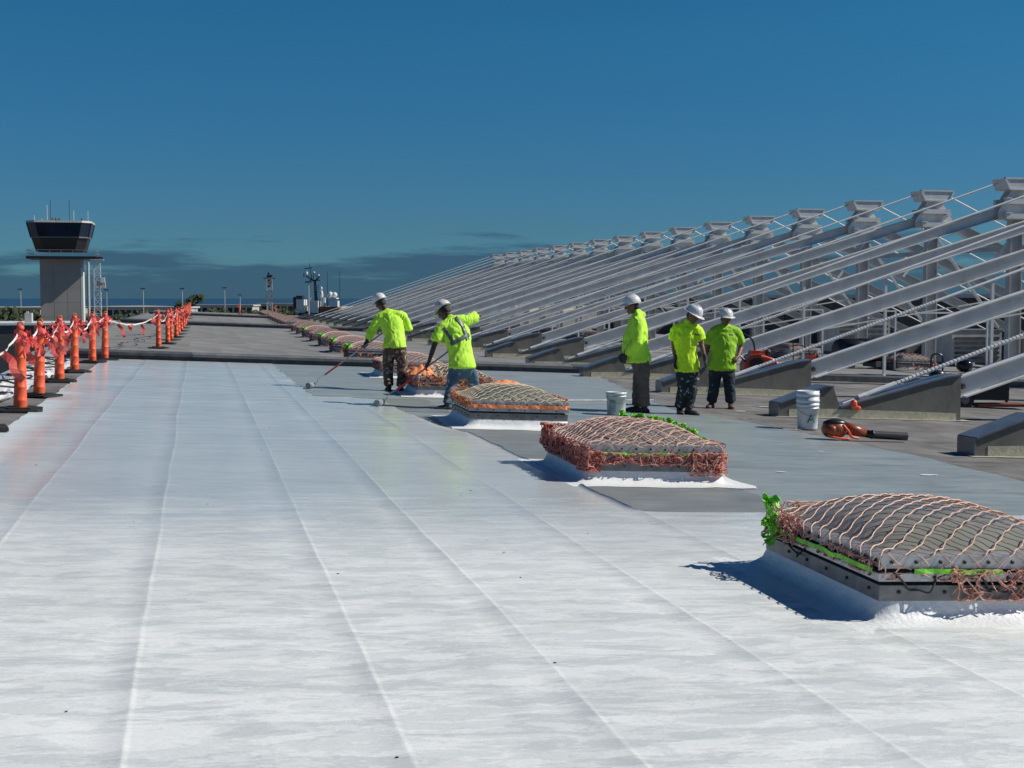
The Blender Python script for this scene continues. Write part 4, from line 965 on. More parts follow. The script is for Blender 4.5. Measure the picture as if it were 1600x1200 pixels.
    mb.loft([V['pel']+(V['waist']-V['pel'])*.45, V['pel'], V['pel']+(V['knL']+V['knR']-V['pel']*2).normalized()*.10], [(.155*bulk+.008,.112*bulk+.01+fat*.4), (.168*bulk+.01,.125*bulk+.01+fat*.3), (.150*bulk+.01,.110*bulk)], sd_p, 16)
    for q in 'LR':
        h1, kn, an = V['hip'+q], V['kn'+q], V['an'+q]
        mb.loft([h1, h1*.5+kn*.5, kn, kn*.5+an*.5, an+Vector((0,0,.015))], [(.086+pl*.5,.088+pl*.5), (.078+pl,.082+pl), (.062+pl,.066+pl), (.058+pl*1.1,.062+pl), (.056+pl,.060+pl)], sd_p, 14, .2)
    remesh(mb, 'trousers', st['pants'], t, .012, .011, 9, 3, st.get('seed', 0)+5, (1,1,1.6))
    for q in 'LR':
        an, toe = V['an'+q], V['toe'+q]; gz = toe.z; mb = MB(); fd = (toe-an); fd.z = 0; fd.normalize(); sdv = Vector((fd.y, -fd.x, 0))
        heel = Vector((an.x, an.y, gz+.035))-fd*.045; tp = Vector((toe.x, toe.y, gz+.030))
        mb.loft([heel, heel*.6+tp*.4+Vector((0,0,.012)), heel*.2+tp*.8+Vector((0,0,.006)), tp], [(.040,.036),(.046,.045),(.050,.036),(.042,.026)], sdv, 12)
        mb.loft([Vector((an.x, an.y, gz+.05)), an+Vector((0,0,.10))], [.046, .050], sdv, 12)
        bt = remesh(mb, 'boot', st.get('boots', M_BOOT), t, .008, .002, 20, 2)
        mb = MB(); pts = []
        for k in range(16):
            a = 2*math.pi*k/16; pts.append(heel*.5+tp*.5 + fd*math.cos(a)*((tp-heel).length/2+.045) + sdv*math.sin(a)*.052)
        mb.add([Vector((p_.x, p_.y, gz+zz)) for zz in (.0, .022) for p_ in pts], [tuple(range(15,-1,-1)), tuple(range(16,32))]+[(k, (k+1) % 16, 16+(k+1) % 16, 16+k) for k in range(16)]); mb.obj('sole', M_RUBBER, bt)
    # hard hat
    prof = [(.118,.030),(.122,.034),(.120,.05),(.114,.085),(.098,.120),(.070,.145),(.035,.158),(.004,.161)]
    mb = MB(); HM4 = Matrix.Translation(V['head']+hu*.012-hd*.004) @ HM.to_4x4()
    mb.lathe(prof, 28, (0,0,0), .98, 1.16, M=HM4, cap=True)
    mb.tube([HM4 @ Vector((0, .125*math.cos(a), .045+.122*math.sin(a))) for a in [math.pi*(.12+.76*k/12) for k in range(13)]], .010, 7)
    for s_ in (-1, 1): mb.tube([HM4 @ Vector((s_*.045, .115*math.cos(a), .045+.112*math.sin(a))) for a in [math.pi*(.15+.7*k/10) for k in range(11)]], .006, 6)
    hat = mb.obj('hard_hat', st.get('hat', M_HAT), t, True)
    mb = MB(); fb = st.get('brim', 0); vs = []; fs = []; n = 28
    for k in range(n):
        a = 2*math.pi*k/n; f = max(0, math.sin(a)); ext = (.036 if fb else .008) + (.045 if not fb else .018)*f**1.5
        for r_, z in ((.110, .036), (.120+ext, .026-.012*f), (.120+ext, .021-.012*f), (.110, .028)): vs.append(HM4 @ Vector((r_*.98*math.cos(a), r_*1.16*math.sin(a), z)))
    for k in range(n):
        for j in range(4): fs.append((k*4+j, k*4+(j+1) % 4, ((k+1) % n)*4+(j+1) % 4, ((k+1) % n)*4+j))
    mb.add(vs, fs); mb.obj('brim', st.get('hat', M_HAT), hat, True)
    return t, V, shirt, HM4, hat, body
SKINS = {'dark_brown_skin': ((.075,.035,.022),(.10,.05,.03)), 'tan_skin': ((.23,.105,.06),(.29,.14,.085)), 'medium_skin': ((.17,.075,.045),(.22,.10,.06))}
M_SHIRT = [mat('lime_jersey', (.52,.93,.05), (.60,.97,.08), .75, 6), mat('lime_cotton', (.58,.92,.02), (.66,.98,.03), .8, 6), mat('shaded_lime_cotton', (.27,.54,.02), (.34,.64,.03), .8, 6)]  # last one: lime shirt standing in shade, the shade put into the colour
M_GLOVE = mat('black_glove', (.02,.022,.026), (.05,.05,.055), .7, 20); M_BOOT = mat('dark_boot', (.028,.024,.022), (.07,.055,.045), .6, 14)
M_BOOTB = mat('brown_boot', (.07,.035,.022), (.16,.09,.06), .6, 14); M_BOOTG = mat('grey_blue_boot', (.035,.042,.05), (.06,.07,.08), .6, 14)
M_HAT = mat('white_hard_hat', (.66,.67,.67), (.72,.72,.72), .28, 4)
def splat(name, base, mid, light, sc_=7, lo=.55, hi=.60):
    m = mat(name, base, mid, .85, sc_*.6); t = m.node_tree; b = t.nodes['Principled BSDF']; src = b.inputs['Base Color'].links[0].from_socket
    co = N(t, 'ShaderNodeTexCoord'); n = N(t, 'ShaderNodeTexNoise'); n.inputs['Scale'].default_value = sc_*1.9; n.inputs['Detail'].default_value = 6; t.links.new(co.outputs['Object'], n.inputs[0])
    mr_ = N(t, 'ShaderNodeMapRange'); mr_.inputs[1].default_value = lo; mr_.inputs[2].default_value = hi; t.links.new(n.outputs[0], mr_.inputs[0])
    mx = N(t, 'ShaderNodeMix', data_type='RGBA'); t.links.new(mr_.outputs[0], mx.inputs[0]); t.links.new(src, mx.inputs[6]); mx.inputs[7].default_value = (*light, 1); t.links.new(mx.outputs[2], b.inputs['Base Color']); return m
PT1 = splat('paint_spattered_brown_trousers', (.07,.042,.026), (.15,.095,.06), (.42,.36,.28), 9, .56, .60)
PT2 = splat('worn_blue_jeans', (.055,.11,.16), (.10,.19,.26), (.42,.52,.58), 5, .62, .68)
PT3 = splat('grey_brown_work_trousers', (.12,.088,.074), (.17,.13,.11), (.34,.28,.24), 6, .62, .68)
PT4 = splat('paint_spattered_dark_trousers', (.014,.020,.024), (.03,.04,.045), (.42,.46,.46), 10, .60, .64)
PT5 = splat('dark_blue_jeans', (.010,.018,.030), (.025,.04,.06), (.12,.17,.22), 5, .62, .72)
def pxl(ox, oy, s_):       # metres from measured figure proportions: right, up
    return lambda x, y, d=0.0: ((x-ox)/s_, d, (oy-y)/s_)
# 1: back view, leaning left, holding the roller pole
q = pxl(616, 613, 90)
J = dict(pel=q(617,541,.0), waist=q(617,526,.05), chest=q(611,504,.14), neck=q(604,489,.20), head=q(593,475,.27), hdir=(-.62,.66,-.42), fwd=(-.35,.9,-.1),
 shL=q(592,498,.14), shR=q(628,495,.17), elL=q(581,519,.10), elR=q(638,514,.27), haL=q(574,534,.06), haR=q(611,514,.42),
 hdL=(-.35,-.25,-.8), hnL=(-.7,.6,.1), htL=(-.3,.9,.3), hdR=(-.9,.2,.1), hnR=(0,-.4,-.8), htR=(0,.8,.5),
 hipL=q(609,545,.0), hipR=q(626,545,.0), knL=q(606,578,.05), knR=q(629,576,.03), anL=q(608,604,-.02), anR=q(627,605,-.02), toeL=q(604,613,.15), toeR=q(623,613,.16))
st = dict(skin='dark_brown_skin', gloves=True, curl=.9, sleeve=1.82, shirt='long_sleeve_shirt', bulk=1.02, pants=PT1, seed=1, hem=.03, loose=.02, fold=.014, leg=.022)
LOC1 = P(3.28,23.1,.005)
worker('worker seen from behind in lime long-sleeved top and spattered brown trousers, rolling paint', LOC1, J, st)
RW = Matrix.Rotation(-TH, 4, 'Z')
def wl(loc, p): return Vector(loc) + RW @ Vector(p)
def on_roof(p, h): return Vector((p.x, p.y, h-S*p.x))
r1 = on_roof(wl(LOC1, (-1.40,-.30,0)), .075); h1_ = wl(LOC1, (-.49,-.02,.80)); e1 = h1_ + (h1_-r1).normalized()*.62
pole_thing('paint_roller', r1, e1, 'long-handled paint roller held by the worker in spattered trousers', 'paint roller')
# 2: back view, bent over to the left with raised right elbow
q = pxl(716, 641, 107)
J = dict(pel=q(722,572,.0), waist=q(720,556,.05), chest=q(713,522,.17), neck=q(703,499,.24), head=q(692,487,.33), hdir=(-.66,.45,-.62), fwd=(-.45,.8,-.35),
 shL=q(688,515,.12), shR=q(731,501,.28), elL=q(678,541,.06), elR=q(747,494,.42), haL=q(670,566,.0), haR=q(722,512,.55),
 hdL=(-.45,-.2,-.8), hnL=(.7,.5,-.2), htL=(-.3,.9,.3), hdR=(-.9,.1,-.3), hnR=(0,-.3,-.8), htR=(0,.8,.5),
 hipL=q(712,574,.0), hipR=q(731,572,.05), knL=q(705,604,.0), knR=q(739,601,.30), anL=q(700,631,-.12), anR=q(736,628,.52), toeL=q(682,641,-.16), toeR=q(730,640,.70))
J['anR'] = (.20,.60,.16); J['toeR'] = (.16,.78,.05); J['knR'] = (.22,.35,.38)
st = dict(skin='dark_brown_skin', gloves=False, curl=.9, sleeve=.70, bulk=1.0, pants=PT2, boots=M_BOOTG, seed=2, hem=.02, smat=0, loose=.022, fold=.015, leg=.012, hat=mat('stickered_white_hard_hat', (.70,.68,.66), (.45,.30,.24), .35, 16, contrast=(.55,.62)))
LOC2 = P(3.68,19.26,.005)
_, V2, shirt2, _, hat2, _ = worker('worker bent over in lime T-shirt with grey crossed bands and blue jeans', LOC2, J, st)
r2 = on_roof(wl(LOC2, (-1.14,-.15,0)), .075); h2_ = wl(LOC2, (-.45,-.03,.63)); e2 = h2_ + (h2_-r2).normalized()*.75
pole_thing('paint_roller', r2, e2, 'long-handled paint roller held by the bent worker in blue jeans', 'paint roller')
# grey reflective bands laid over the shirt back, following its surface
from mathutils.bvhtree import BVHTree
M_BAND = mat('grey_reflective_band', (.085,.11,.09), (.13,.16,.135), .4, 10)
def band(shirt, parent, pts, w=.045, dirv=Vector((0,1,0)), name='reflective_band', material=M_BAND, off=.006, k=10):
    bm_v = [v.co.copy() for v in shirt.data.vertices]; bv = BVHTree.FromPolygons(bm_v, [p.vertices[:] for p in shirt.data.polygons])
    path = []
    for a, b in zip(pts, pts[1:]):
        for i in range(k): path.append(Vector(a)+(Vector(b)-Vector(a))*i/k)
    path.append(Vector(pts[-1])); rows = []
    for i, p in enumerate(path):
        t = (path[min(i+1,len(path)-1)]-path[max(i-1,0)]).normalized(); s_ = t.cross(dirv).normalized(); row = []
        for j in (-1, -.33, .33, 1):
            o_ = p + s_*j*w/2 - dirv*2; h = bv.ray_cast(o_, dirv)
            if h[0] is None: row = None; break
            row.append(h[0] - dirv*off + h[1]*.002)
        if row: rows.append(row)
    if len(rows) < 2: return
    vs = [v for r_ in rows for v in r_] + [v+dirv*.004 for r_ in rows for v in r_]; fs = []; n = len(rows); o2 = 4*n
    for i in range(n-1):
        for j in range(3): a = i*4+j; fs.append((a, a+1, a+5, a+4)); fs.append((o2+a, o2+a+4, o2+a+5, o2+a+1))
        fs.append((i*4, i*4+4, o2+i*4+4, o2+i*4)); fs.append((i*4+3, o2+i*4+3, o2+i*4+7, i*4+7))
    MB().add(vs, fs).obj(name, material, parent, True)
band(shirt2, shirt2, [q(693,512), q(700,523), q(707,533)], .055)
band(shirt2, shirt2, [q(711,496), q(722,508), q(729,526), q(731,532)], .05)
band(shirt2, shirt2, [q(704,538), q(716,532), q(737,521)], .06)
# 3: profile facing left, hooded top
q = pxl(995, 648, 104)
J = dict(pel=q(992,563,.0), waist=q(988,545), chest=q(988,514), neck=q(988,492), head=q(980,478,.0), hdir=(-1,-.05,-.18), fwd=(-1,0,0),
 shL=(-.06,-.185,1.37), shR=(-.06,.185,1.37), elL=(-.09,-.25,1.09), elR=(-.09,.25,1.09), haL=(-.26,-.17,.90), haR=(-.26,.14,.90),
 hdL=(-.25,.1,-.9), hnL=(.2,.9,0), htL=(-1,0,.2), hdR=(-.25,-.1,-.9), hnR=(.2,-.9,0), htR=(-1,0,.2),
 hipL=(.01,-.085,.80), hipR=(.01,.085,.80), knL=(.02,-.095,.44), knR=(-.03,.09,.44), anL=(.04,-.11,.10), anR=(-.05,.10,.10), toeL=(-.14,-.13,.0), toeR=(-.22,.12,.0))
st = dict(skin='medium_skin', gloves=True, curl=.8, sleeve=1.85, shirt='hooded_top', hood=True, bulk=1.05, belly=.055, pants=PT3, seed=3, hem=.03, smat=0, loose=.026, fold=.015, leg=.024)
worker('worker in side view with lime hooded top and grey brown trousers, facing left', P(6.6,19.6,.005), J, st)
# 4: facing half right, head lowered
q = pxl(1066, 648, 104)
J = dict(pel=q(1069,568,.0), waist=q(1067,550), chest=q(1066,524), neck=q(1070,502,-.01), head=q(1077,490,-.045), hdir=(.62,-.62,-.42), fwd=(.5,-.85,0),
 shL=q(1051,512,.05), shR=q(1084,512,-.04), elL=q(1048,537,.06), elR=q(1091,536,-.02), haL=q(1050,560,-.02), haR=q(1096,559,-.10),
 hdL=(-.15,-.1,-.95), hnL=(.9,-.2,0), htL=(.4,-.9,0), hdR=(.15,-.1,-.95), hnR=(-.9,0,0), htR=(.2,-.9,0),
 hipL=q(1061,570,.02), hipR=q(1078,570,-.02), knL=q(1062,605,-.04), knR=q(1078,603,-.02), anL=q(1058,637,.04), anR=q(1071,637,-.02), toeL=(-.06,-.14,0), toeR=(.17,-.14,0))
st = dict(skin='medium_skin', gloves=True, curl=.8, sleeve=.68, bulk=.92, pants=PT4, seed=4, hem=.10, smat=1, loose=.02, fold=.015, leg=.018, brim=1)
_, V4, s4, _, _, _ = worker('slim worker in lime T-shirt and dark spattered trousers, head lowered, gloves on', P(7.22,19.35,.005), J, st)
band(s4, s4, [q(1079,520), q(1086,521)], .02, name='chest_print', material=M_CURB, off=.003, k=4)
# 5: facing the camera, right hand on hip
q = pxl(1123, 639, 97)
J = dict(pel=q(1124,566,.0), waist=q(1125,550), chest=q(1127,524), neck=q(1128,504), head=q(1129,494,-.03), hdir=(.12,-.98,-.08), fwd=(.05,-1,0),
 shL=q(1108,517), shR=q(1148,517), elL=q(1101,541,.04), elR=q(1156,541,.08), haL=q(1096,558,-.02), haR=q(1148,556,-.10),
 hdL=(-.05,-.1,-.95), hnL=(.9,-.1,0), htL=(.3,-.9,0), hdR=(-.4,-.6,-.55), hnR=(-.6,.3,0), htR=(0,-.4,.9),
 hipL=q(1114,569), hipR=q(1134,569), knL=q(1112,602,-.03), knR=q(1136,602,-.03), anL=q(1108,629), anR=q(1139,629), toeL=(-.24,-.17,0), toeR=(.15,-.18,0))
st = dict(skin='medium_skin', gloves=False, curl=.7, sleeve=.70, bulk=1.14, belly=.04, pants=PT5, boots=M_BOOTB, seed=5, hem=.10, smat=2, loose=.026, fold=.016, leg=.026, arm=1.1, brim=1)
_, V5, s5, _, _, _ = worker('stocky worker facing the camera in shaded lime T-shirt and dark jeans', P(8.45,20.95,.005), J, st)
band(s5, s5, [q(1133,519), q(1140,520)], .02, name='chest_print', material=M_CURB, off=.003, k=4)

# ---------------------------------------------------------------- far ground, sea, airfield
def far(xpx, d, z=0): v = CF*d + CR*((xpx-800)/2100*d); return Vector((v.x, v.y, z))
def zof(ypx, d): return CAMH + (466-ypx)/2100*d
GZ = -13.5
M_SEA = mat('dark_sea', (.012,.040,.075), (.02,.055,.09), .35, .002, aniso=(1,4,1)); M_SAND = mat('dune_sand', (.42,.36,.27), (.55,.49,.39), .9, .02, detail=8)
M_TARM = mat('airfield_ground', (.12,.12,.11), (.20,.19,.165), .9, .01, detail=8); M_LEAF = mat('tree_leaves', (.025,.045,.018), (.06,.085,.035), .8, .9); M_BARK = mat('bark', (.08,.06,.045), None, .9)
def quadsheet(name, pts, m, z): MB().add([Vector((p.x, p.y, z)) for p in pts], [tuple(range(len(pts)))]).obj(name, m, kind='structure')
quadsheet('sea', [Vector((-60000,-3000,0)), Vector((60000,-3000,0)), Vector((60000,70000,0)), Vector((-60000,70000,0))], M_SEA, GZ-1.2)
quadsheet('ground', [Vector((-1500,-300,0)), Vector((1800,-300,0)), Vector((2200,2450,0)), Vector((-2300,2450,0))], M_TARM, GZ)
mb = MB(); n, m = 90, 10; vs = []; fs = []
for i in range(n+1):
    for j in range(m+1):
        x = -1700+3400*i/n; y = 1350+1150*j/m; e = math.sin(math.pi*j/m)
        vs.append((x, y, GZ-.5 + 5.5*e*(.55+.6*abs(noise.noise(Vector((x*.006, y*.004, 0))))+.25*noise.noise(Vector((x*.03, y*.02, 3))))))
for i in range(n):
    for j in range(m): a = i*(m+1)+j; fs.append((a, a+m+1, a+m+2, a+1))
mb.add(vs, fs).obj('dunes', M_SAND, smooth=True, kind='structure')
# foliage
def crown(mb, c, r, n, leaf, seed):
    random.seed(seed); c = Vector(c)
    cl_ = [(c + Vector((random.uniform(-.6,.6)*r[0], random.uniform(-.6,.6)*r[1], random.uniform(-.5,.6)*r[2])), random.uniform(.35,.6)) for _ in range(9)]
    for _ in range(n):
        b, k = random.choice(cl_); d = Vector((random.gauss(0,1), random.gauss(0,1), random.gauss(0,1))).normalized()
        p = b + Vector((d.x*r[0], d.y*r[1], d.z*r[2]))*k*random.uniform(.7,1.05); u = Vector((random.gauss(0,1), random.gauss(0,1), random.gauss(0,1))).normalized(); w = u.orthogonal().normalized()
        s_ = leaf*random.uniform(.6,1.4); mb.add([p-u*s_, p+w*s_*.7, p+u*s_, p-w*s_*.7], [(0,1,2,3)])
def tree(x, d, ytop, r, label, seed, group='trees beyond the roof'):
    b = far(x, d, GZ); zt = zof(ytop, d); h = zt-GZ; t = thing('tree', label, 'tree', b, group=group)
    mb = MB(); mb.tube([(0,0,0),(.1,0,h*.4),(.0,.1,h*.7)], [.35,.25,.12], 7); mb.tube([(.1,0,h*.4),(r*.4,0,h*.7)], [.15,.06], 5); mb.tube([(.1,0,h*.45),(-r*.4,.2,h*.72)], [.15,.06], 5); mb.obj('trunk', M_BARK, t)
    mb = MB(); crown(mb, (0,0,h-min(r*.8, h*.45)), (r,r,min(r*.8, h*.45)), 420, r*.13, seed); mb.obj('crown', M_LEAF, t)
for k, (x, d, y, r) in enumerate(((4,330,484,5.5),(18,330,482,6),(33,335,483,5.5),(46,340,487,4),(60,345,490,3.5),(150,420,486,4),(196,430,484,4.5),(218,440,486,4),(238,430,484,4),(310,450,459,2.4),(300,450,464,2.2),(283,440,468,2.2),(452,300,482,2.2),(440,320,483,2.2),(405,330,482,2.4),(380,330,483,2.2),(478,330,484,3),(344,420,482,3.5),(326,420,481,3.5),(-20,330,481,6))):
    pos = ['at the far left edge','left of the tower behind the coping','between the left edge and the tower','just left of the tower','touching the tower base','right of the tower base','behind the slack red pennants, left one','behind the slack red pennants, middle one','behind the slack red pennants, right one','round dark one rising above the horizon','smaller one beside the round dark tree','low one left of the round dark tree','near the far lone post, right side','near the far lone post, left side','behind the far skylights, right','behind the far skylights, left','beside the ship','behind the far end of the roof, right','behind the far end of the roof, left','just outside the left edge'][k]
    tree(x, d, y, r, f'dark green tree beyond the roof, {pos}', 50+k)
M_PALE = mat('pale_stucco', (.42,.41,.38), (.50,.49,.46), .8, .3); M_GLASSD = mat('dark_window', (.02,.025,.03), None, .15)
def low_building(x0, x1, d, ytop, ybot, label, bays, m=M_PALE, depth=14):
    t = thing('building', label, 'building', (0,0,0), group='low buildings beyond the roof'); zt, zb = zof(ytop, d), GZ
    a, b = far(x0, d), far(x1, d); dv = (b-a); L = dv.length; dv.normalize(); nv = CF.copy()
    Mx = Matrix((( dv.x, nv.x, 0, a.x), (dv.y, nv.y, 0, a.y), (0,0,1,0), (0,0,0,1)))
    mb = MB(); mb.box((0,0,zb), (L,depth,zt-.6), Mx); mb.obj('wall', m, t)
    mb = MB(); mb.box((-.5,-.8,zt-.595), (L+.5,depth+.5,zt), Mx); mb.obj('roof_slab', m, t)
    w = L/bays
    for f_ in range(3):
        z1 = zt-1.2-f_*3.6
        for k in range(bays): mb = MB(); mb.box((k*w+w*.14, -.06, z1-1.9), (k*w+w*.86, .05, z1), Mx); mb.obj('window', M_GLASSD, t)
    return t
low_building(138, 296, 470, 479, 500, 'long pale building with dark openings behind the red pennants', 16)
low_building(296, 395, 520, 476, 490, 'pale low building beyond the far posts', 10)
low_building(398, 470, 560, 474, 490, 'tan building under the red and white lattice mast', 7, M_SAND)
low_building(-10, 64, 520, 480, 500, 'pale building behind the trees at the left edge', 6, M_SAND)
# neighbouring block with white coping, shade of the wall facing us put into its dark colour
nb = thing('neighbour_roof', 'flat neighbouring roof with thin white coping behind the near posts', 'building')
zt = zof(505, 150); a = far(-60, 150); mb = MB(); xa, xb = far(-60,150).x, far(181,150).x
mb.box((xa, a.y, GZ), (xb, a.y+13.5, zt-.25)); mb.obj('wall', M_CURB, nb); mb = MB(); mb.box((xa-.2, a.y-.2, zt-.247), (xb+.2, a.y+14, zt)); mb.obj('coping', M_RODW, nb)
mb = MB(); mb.box((far(33,150).x, a.y+2, zt), (far(44,150).x, a.y+3.4, zt+1.1)); mb.box((far(35,150).x, a.y+2.2, zt+1.1), (far(38,150).x, a.y+3, zt+1.3)); mb.obj('roof_unit', M_PALE, nb)
# light poles
for k, (x, d, y) in enumerate(((34,430,452),(168,430,453),(225,430,451),(286,430,451),(352,430,450),(376,470,461),(483,300,441))):
    zt = zof(y, d); t = thing('light_pole', f'tall twin-headed light pole, {ORD[k] if k else "first"} from the left', 'light pole', far(x, d, GZ), (0,0,-TH), group='light poles beyond the roof')
    mb = MB(); mb.tube([(0,0,0),(0,0,zt-GZ)], [.22,.12], 8); mb.obj('shaft', M_STEELD, t)
    for s_ in (-1, 1): mb = MB(); mb.box((s_*.4-.35,-.3,zt-GZ-.1),(s_*.4+.35,.3,zt-GZ+.2)); mb.obj('lamp_head', M_CURB, t)
# ---------------------------------------------------------------- control tower
D = 220; s_ = D/2100.; M_TW = mat('tower_concrete', (.34,.31,.28), (.40,.37,.34), .85, .25, bump=.3, bscale=2); M_TG = mat('tower_dark_glass', (.012,.02,.04), (.02,.035,.07), .12, .3); M_TD = mat('tower_dark_panel', (.015,.017,.024), None, .4); M_TW2 = mat('tower_white_edge', (.65,.64,.60), None, .6)
c = far(99.5, D); tw = thing('control_tower', 'grey airport control tower with flared dark glass cab at the left', 'control tower', (c.x, c.y, 0), (0,0,0))
hw = 3.12; mb = MB(); zt = zof(405, D); mb.box((-hw,-hw,GZ), (hw,hw,zt)); shaft = mb.obj('shaft', M_TW, tw)
for i in range(3):
    for j in range(9):
        z0 = GZ+.2+j*2.35
        if z0+2.3 < zt: mb = MB(); mb.box((-hw+.03+i*hw/1.5, -hw-.035, z0), (-hw+(i+1)*hw/1.5-.03, -hw-.003, z0+2.31)); mb.obj('wall_panel', M_TW, shaft)
mb = MB(); mb.box((hw+.003,-hw-.05,GZ), (hw+.35,-hw+.5,zt-1.5)); mb.box((hw+.003,-1,GZ), (hw+.2,2,zt-2)); mb.obj('corner_pilaster', M_TW2, tw)
def octo(w, ch): return [(-w,-w+ch),(-w+ch,-w),(w-ch,-w),(w,-w+ch),(w,w-ch),(w-ch,w),(-w+ch,w),(-w,w-ch)]
zb, zm_, zt2 = zof(394, D), zof(373, D), zof(351, D)
def fr_(mb, w0, z0, w1, z1, ch=1.4):
    a = octo(w0, ch); b = octo(w1, ch); mb.add([(x,y,z0) for x,y in a]+[(x,y,z1) for x,y in b], [tuple(range(7,-1,-1)), tuple(range(8,16))]+[(k,(k+1)%8,8+(k+1)%8,8+k) for k in range(8)])
mb = MB(); fr_(mb, 3.75, zb, 4.35, zm_); cab = mb.obj('cab_base', M_TD, tw)
mb = MB(); fr_(mb, 4.42, zm_+.003, 4.95, zt2); mb.obj('cab_glass', M_TG, tw)
mb = MB(); fr_(mb, 4.47, zm_-.10, 4.48, zm_+.10); mb.obj('sill', M_CURBC, tw)
mb = MB(); fr_(mb, 5.05, zt2+.003, 5.0, zt2+.32); mb.obj('cab_roof', M_STEELD, tw)
for (x0,y0),(x1,y1) in zip(octo(4.44,1.4), octo(4.97,1.4)): mb = MB(); mb.bar((x0,y0,zm_),(x1,y1,zt2), .10, .10); mb.obj('mullion', M_TD, tw)
for fx in (-.35,.35): mb = MB(); mb.bar((fx*4.4,-4.44,zm_),(fx*4.9,-4.97,zt2), .08, .08); mb.obj('mullion', M_TD, tw)
zg = zof(406, D); mb = MB(); mb.box((-5.0,-5.0,zg+.003), (5.6,5.0,zg+.42)); mb.box((5.6,-4.6,zg+.1),(6.6,-2,zg+.35)); mb.obj('balcony', M_TD, tw)
rl = MB(); 
for x in [-4.9+1.75*k for k in range(7)]: rl.bar((x,-4.9,zg+.42),(x,-4.9,zg+1.42), .06,.06,Vector((0,1,0)))
for y in (-2.5,0,2.5,4.9): rl.bar((5.5,y,zg+.42),(5.5,y,zg+1.42), .06,.06,Vector((0,1,0))); rl.bar((-4.9,y,zg+.42),(-4.9,y,zg+1.42), .06,.06,Vector((0,1,0)))
for z in (.95,1.42): rl.bar((-4.9,-4.9,zg+z),(5.5,-4.9,zg+z),.06,.06); rl.bar((5.5,-4.9,zg+z),(5.5,4.9,zg+z),.06,.06); rl.bar((-4.9,-4.9,zg+z),(-4.9,4.9,zg+z),.06,.06)
rl.obj('balcony_rail', M_ALU, tw)
for x, y, top in ((79,0,322),(85,-1,315),(112,0,314),(117.5,1,329),(138,2,329),(60,0,338),(71,0,343)):
    mb = MB(); X = (x-99.5)*s_; mb.tube([(X,y,zt2+.3),(X,y,zof(top,D))], .06 if top < 316 else .045, 6); mb.obj('antenna', M_CURB if top < 316 else M_RODW, tw)
for x in (90,95,100,133): mb = MB(); X = (x-99.5)*s_; mb.blob((X,-3,zt2+.6), (.2,.3,.3), n=8, m=6); mb.obj('roof_lamp', M_CURB, tw)
# lattice stair mast beside the tower
def lattice(mb, cx, cy, z0, z1, w0, w1, n, r=.06):
    for k in range(n):
        za = z0+(z1-z0)*k/n; zb_ = z0+(z1-z0)*(k+1)/n; wa = w0+(w1-w0)*k/n; wb = w0+(w1-w0)*(k+1)/n
        A = [(cx+i*wa, cy+j*wa, za) for i, j in ((-1,-1),(1,-1),(1,1),(-1,1))]; B = [(cx+i*wb, cy+j*wb, zb_) for i, j in ((-1,-1),(1,-1),(1,1),(-1,1))]
        for i in range(4): mb.bar(A[i], B[i], r*1.5, r*1.5, Vector((1,0,0))); mb.bar(A[i], B[(i+1) % 4], r, r, Vector((0,0,1))); mb.bar(B[i], B[(i+1) % 4], r, r)
cl2 = far(154, 205); lm = thing('lattice_mast', 'slim white lattice mast with platforms right beside the control tower', 'mast', (cl2.x, cl2.y, 0))
mb = MB(); lattice(mb, 0, 0, GZ, zof(407,205), .55, .45, 18, .07); mb.obj('lattice', M_RODW, lm)
mb = MB(); z = zof(407,205); mb.box((-.9,-.8,z),(1.0,.8,z+.12)); mb.box((-.6,-.5,z-4.2),(1.2,.5,z-3.2)); mb.obj('platform', M_STEELD, lm)
mb = MB(); mb.box((.5,-.6,z-3.4),(1.1,.2,z-2.6)); mb.obj('equipment_box', M_RODW, lm)
pl_ = far(140, 214); t = thing('pole', 'thin grey pole between tower and lattice mast', 'pole', (pl_.x, pl_.y, 0)); mb = MB(); mb.tube([(0,0,GZ),(0,0,zof(410,214))], .22, 8); mb.obj('shaft', M_STEELD, t)
# red and white lattice mast
lc = far(422, 400); lm = thing('lattice_mast', 'red and white lattice mast with cross platform on the horizon', 'mast', (lc.x, lc.y, 0)); M_RW = mat('faded_red_paint', (.35,.20,.15), None, .7)
zt = zof(436,400); 
for k in range(6):
    mb = MB(); za = GZ+(zt-GZ)*k/6; zb_ = GZ+(zt-GZ)*(k+1)/6; lattice(mb, 0, 0, za, zb_, .8, .75, 2, .10); mb.obj('lattice_section', M_RODW if k % 2 else M_RW, lm)
mb = MB(); mb.box((-1.8,-.6,zt),(1.7,.6,zt+.35)); mb.box((-.7,-.5,zt-2.5),(.6,.5,zt-.01)); mb.obj('platform', M_CURB, lm)
mb = MB(); mb.box((-.8,-.5,zt+.36),(.2,.5,zt+1.1)); mb.blob((-.2,0,zt+1.6), (.35,.35,.5), n=8, m=6); mb.blob((.5,0,zt+.9), (.5,.3,.4), n=8, m=6); mb.obj('beacon', M_BLACK, lm)
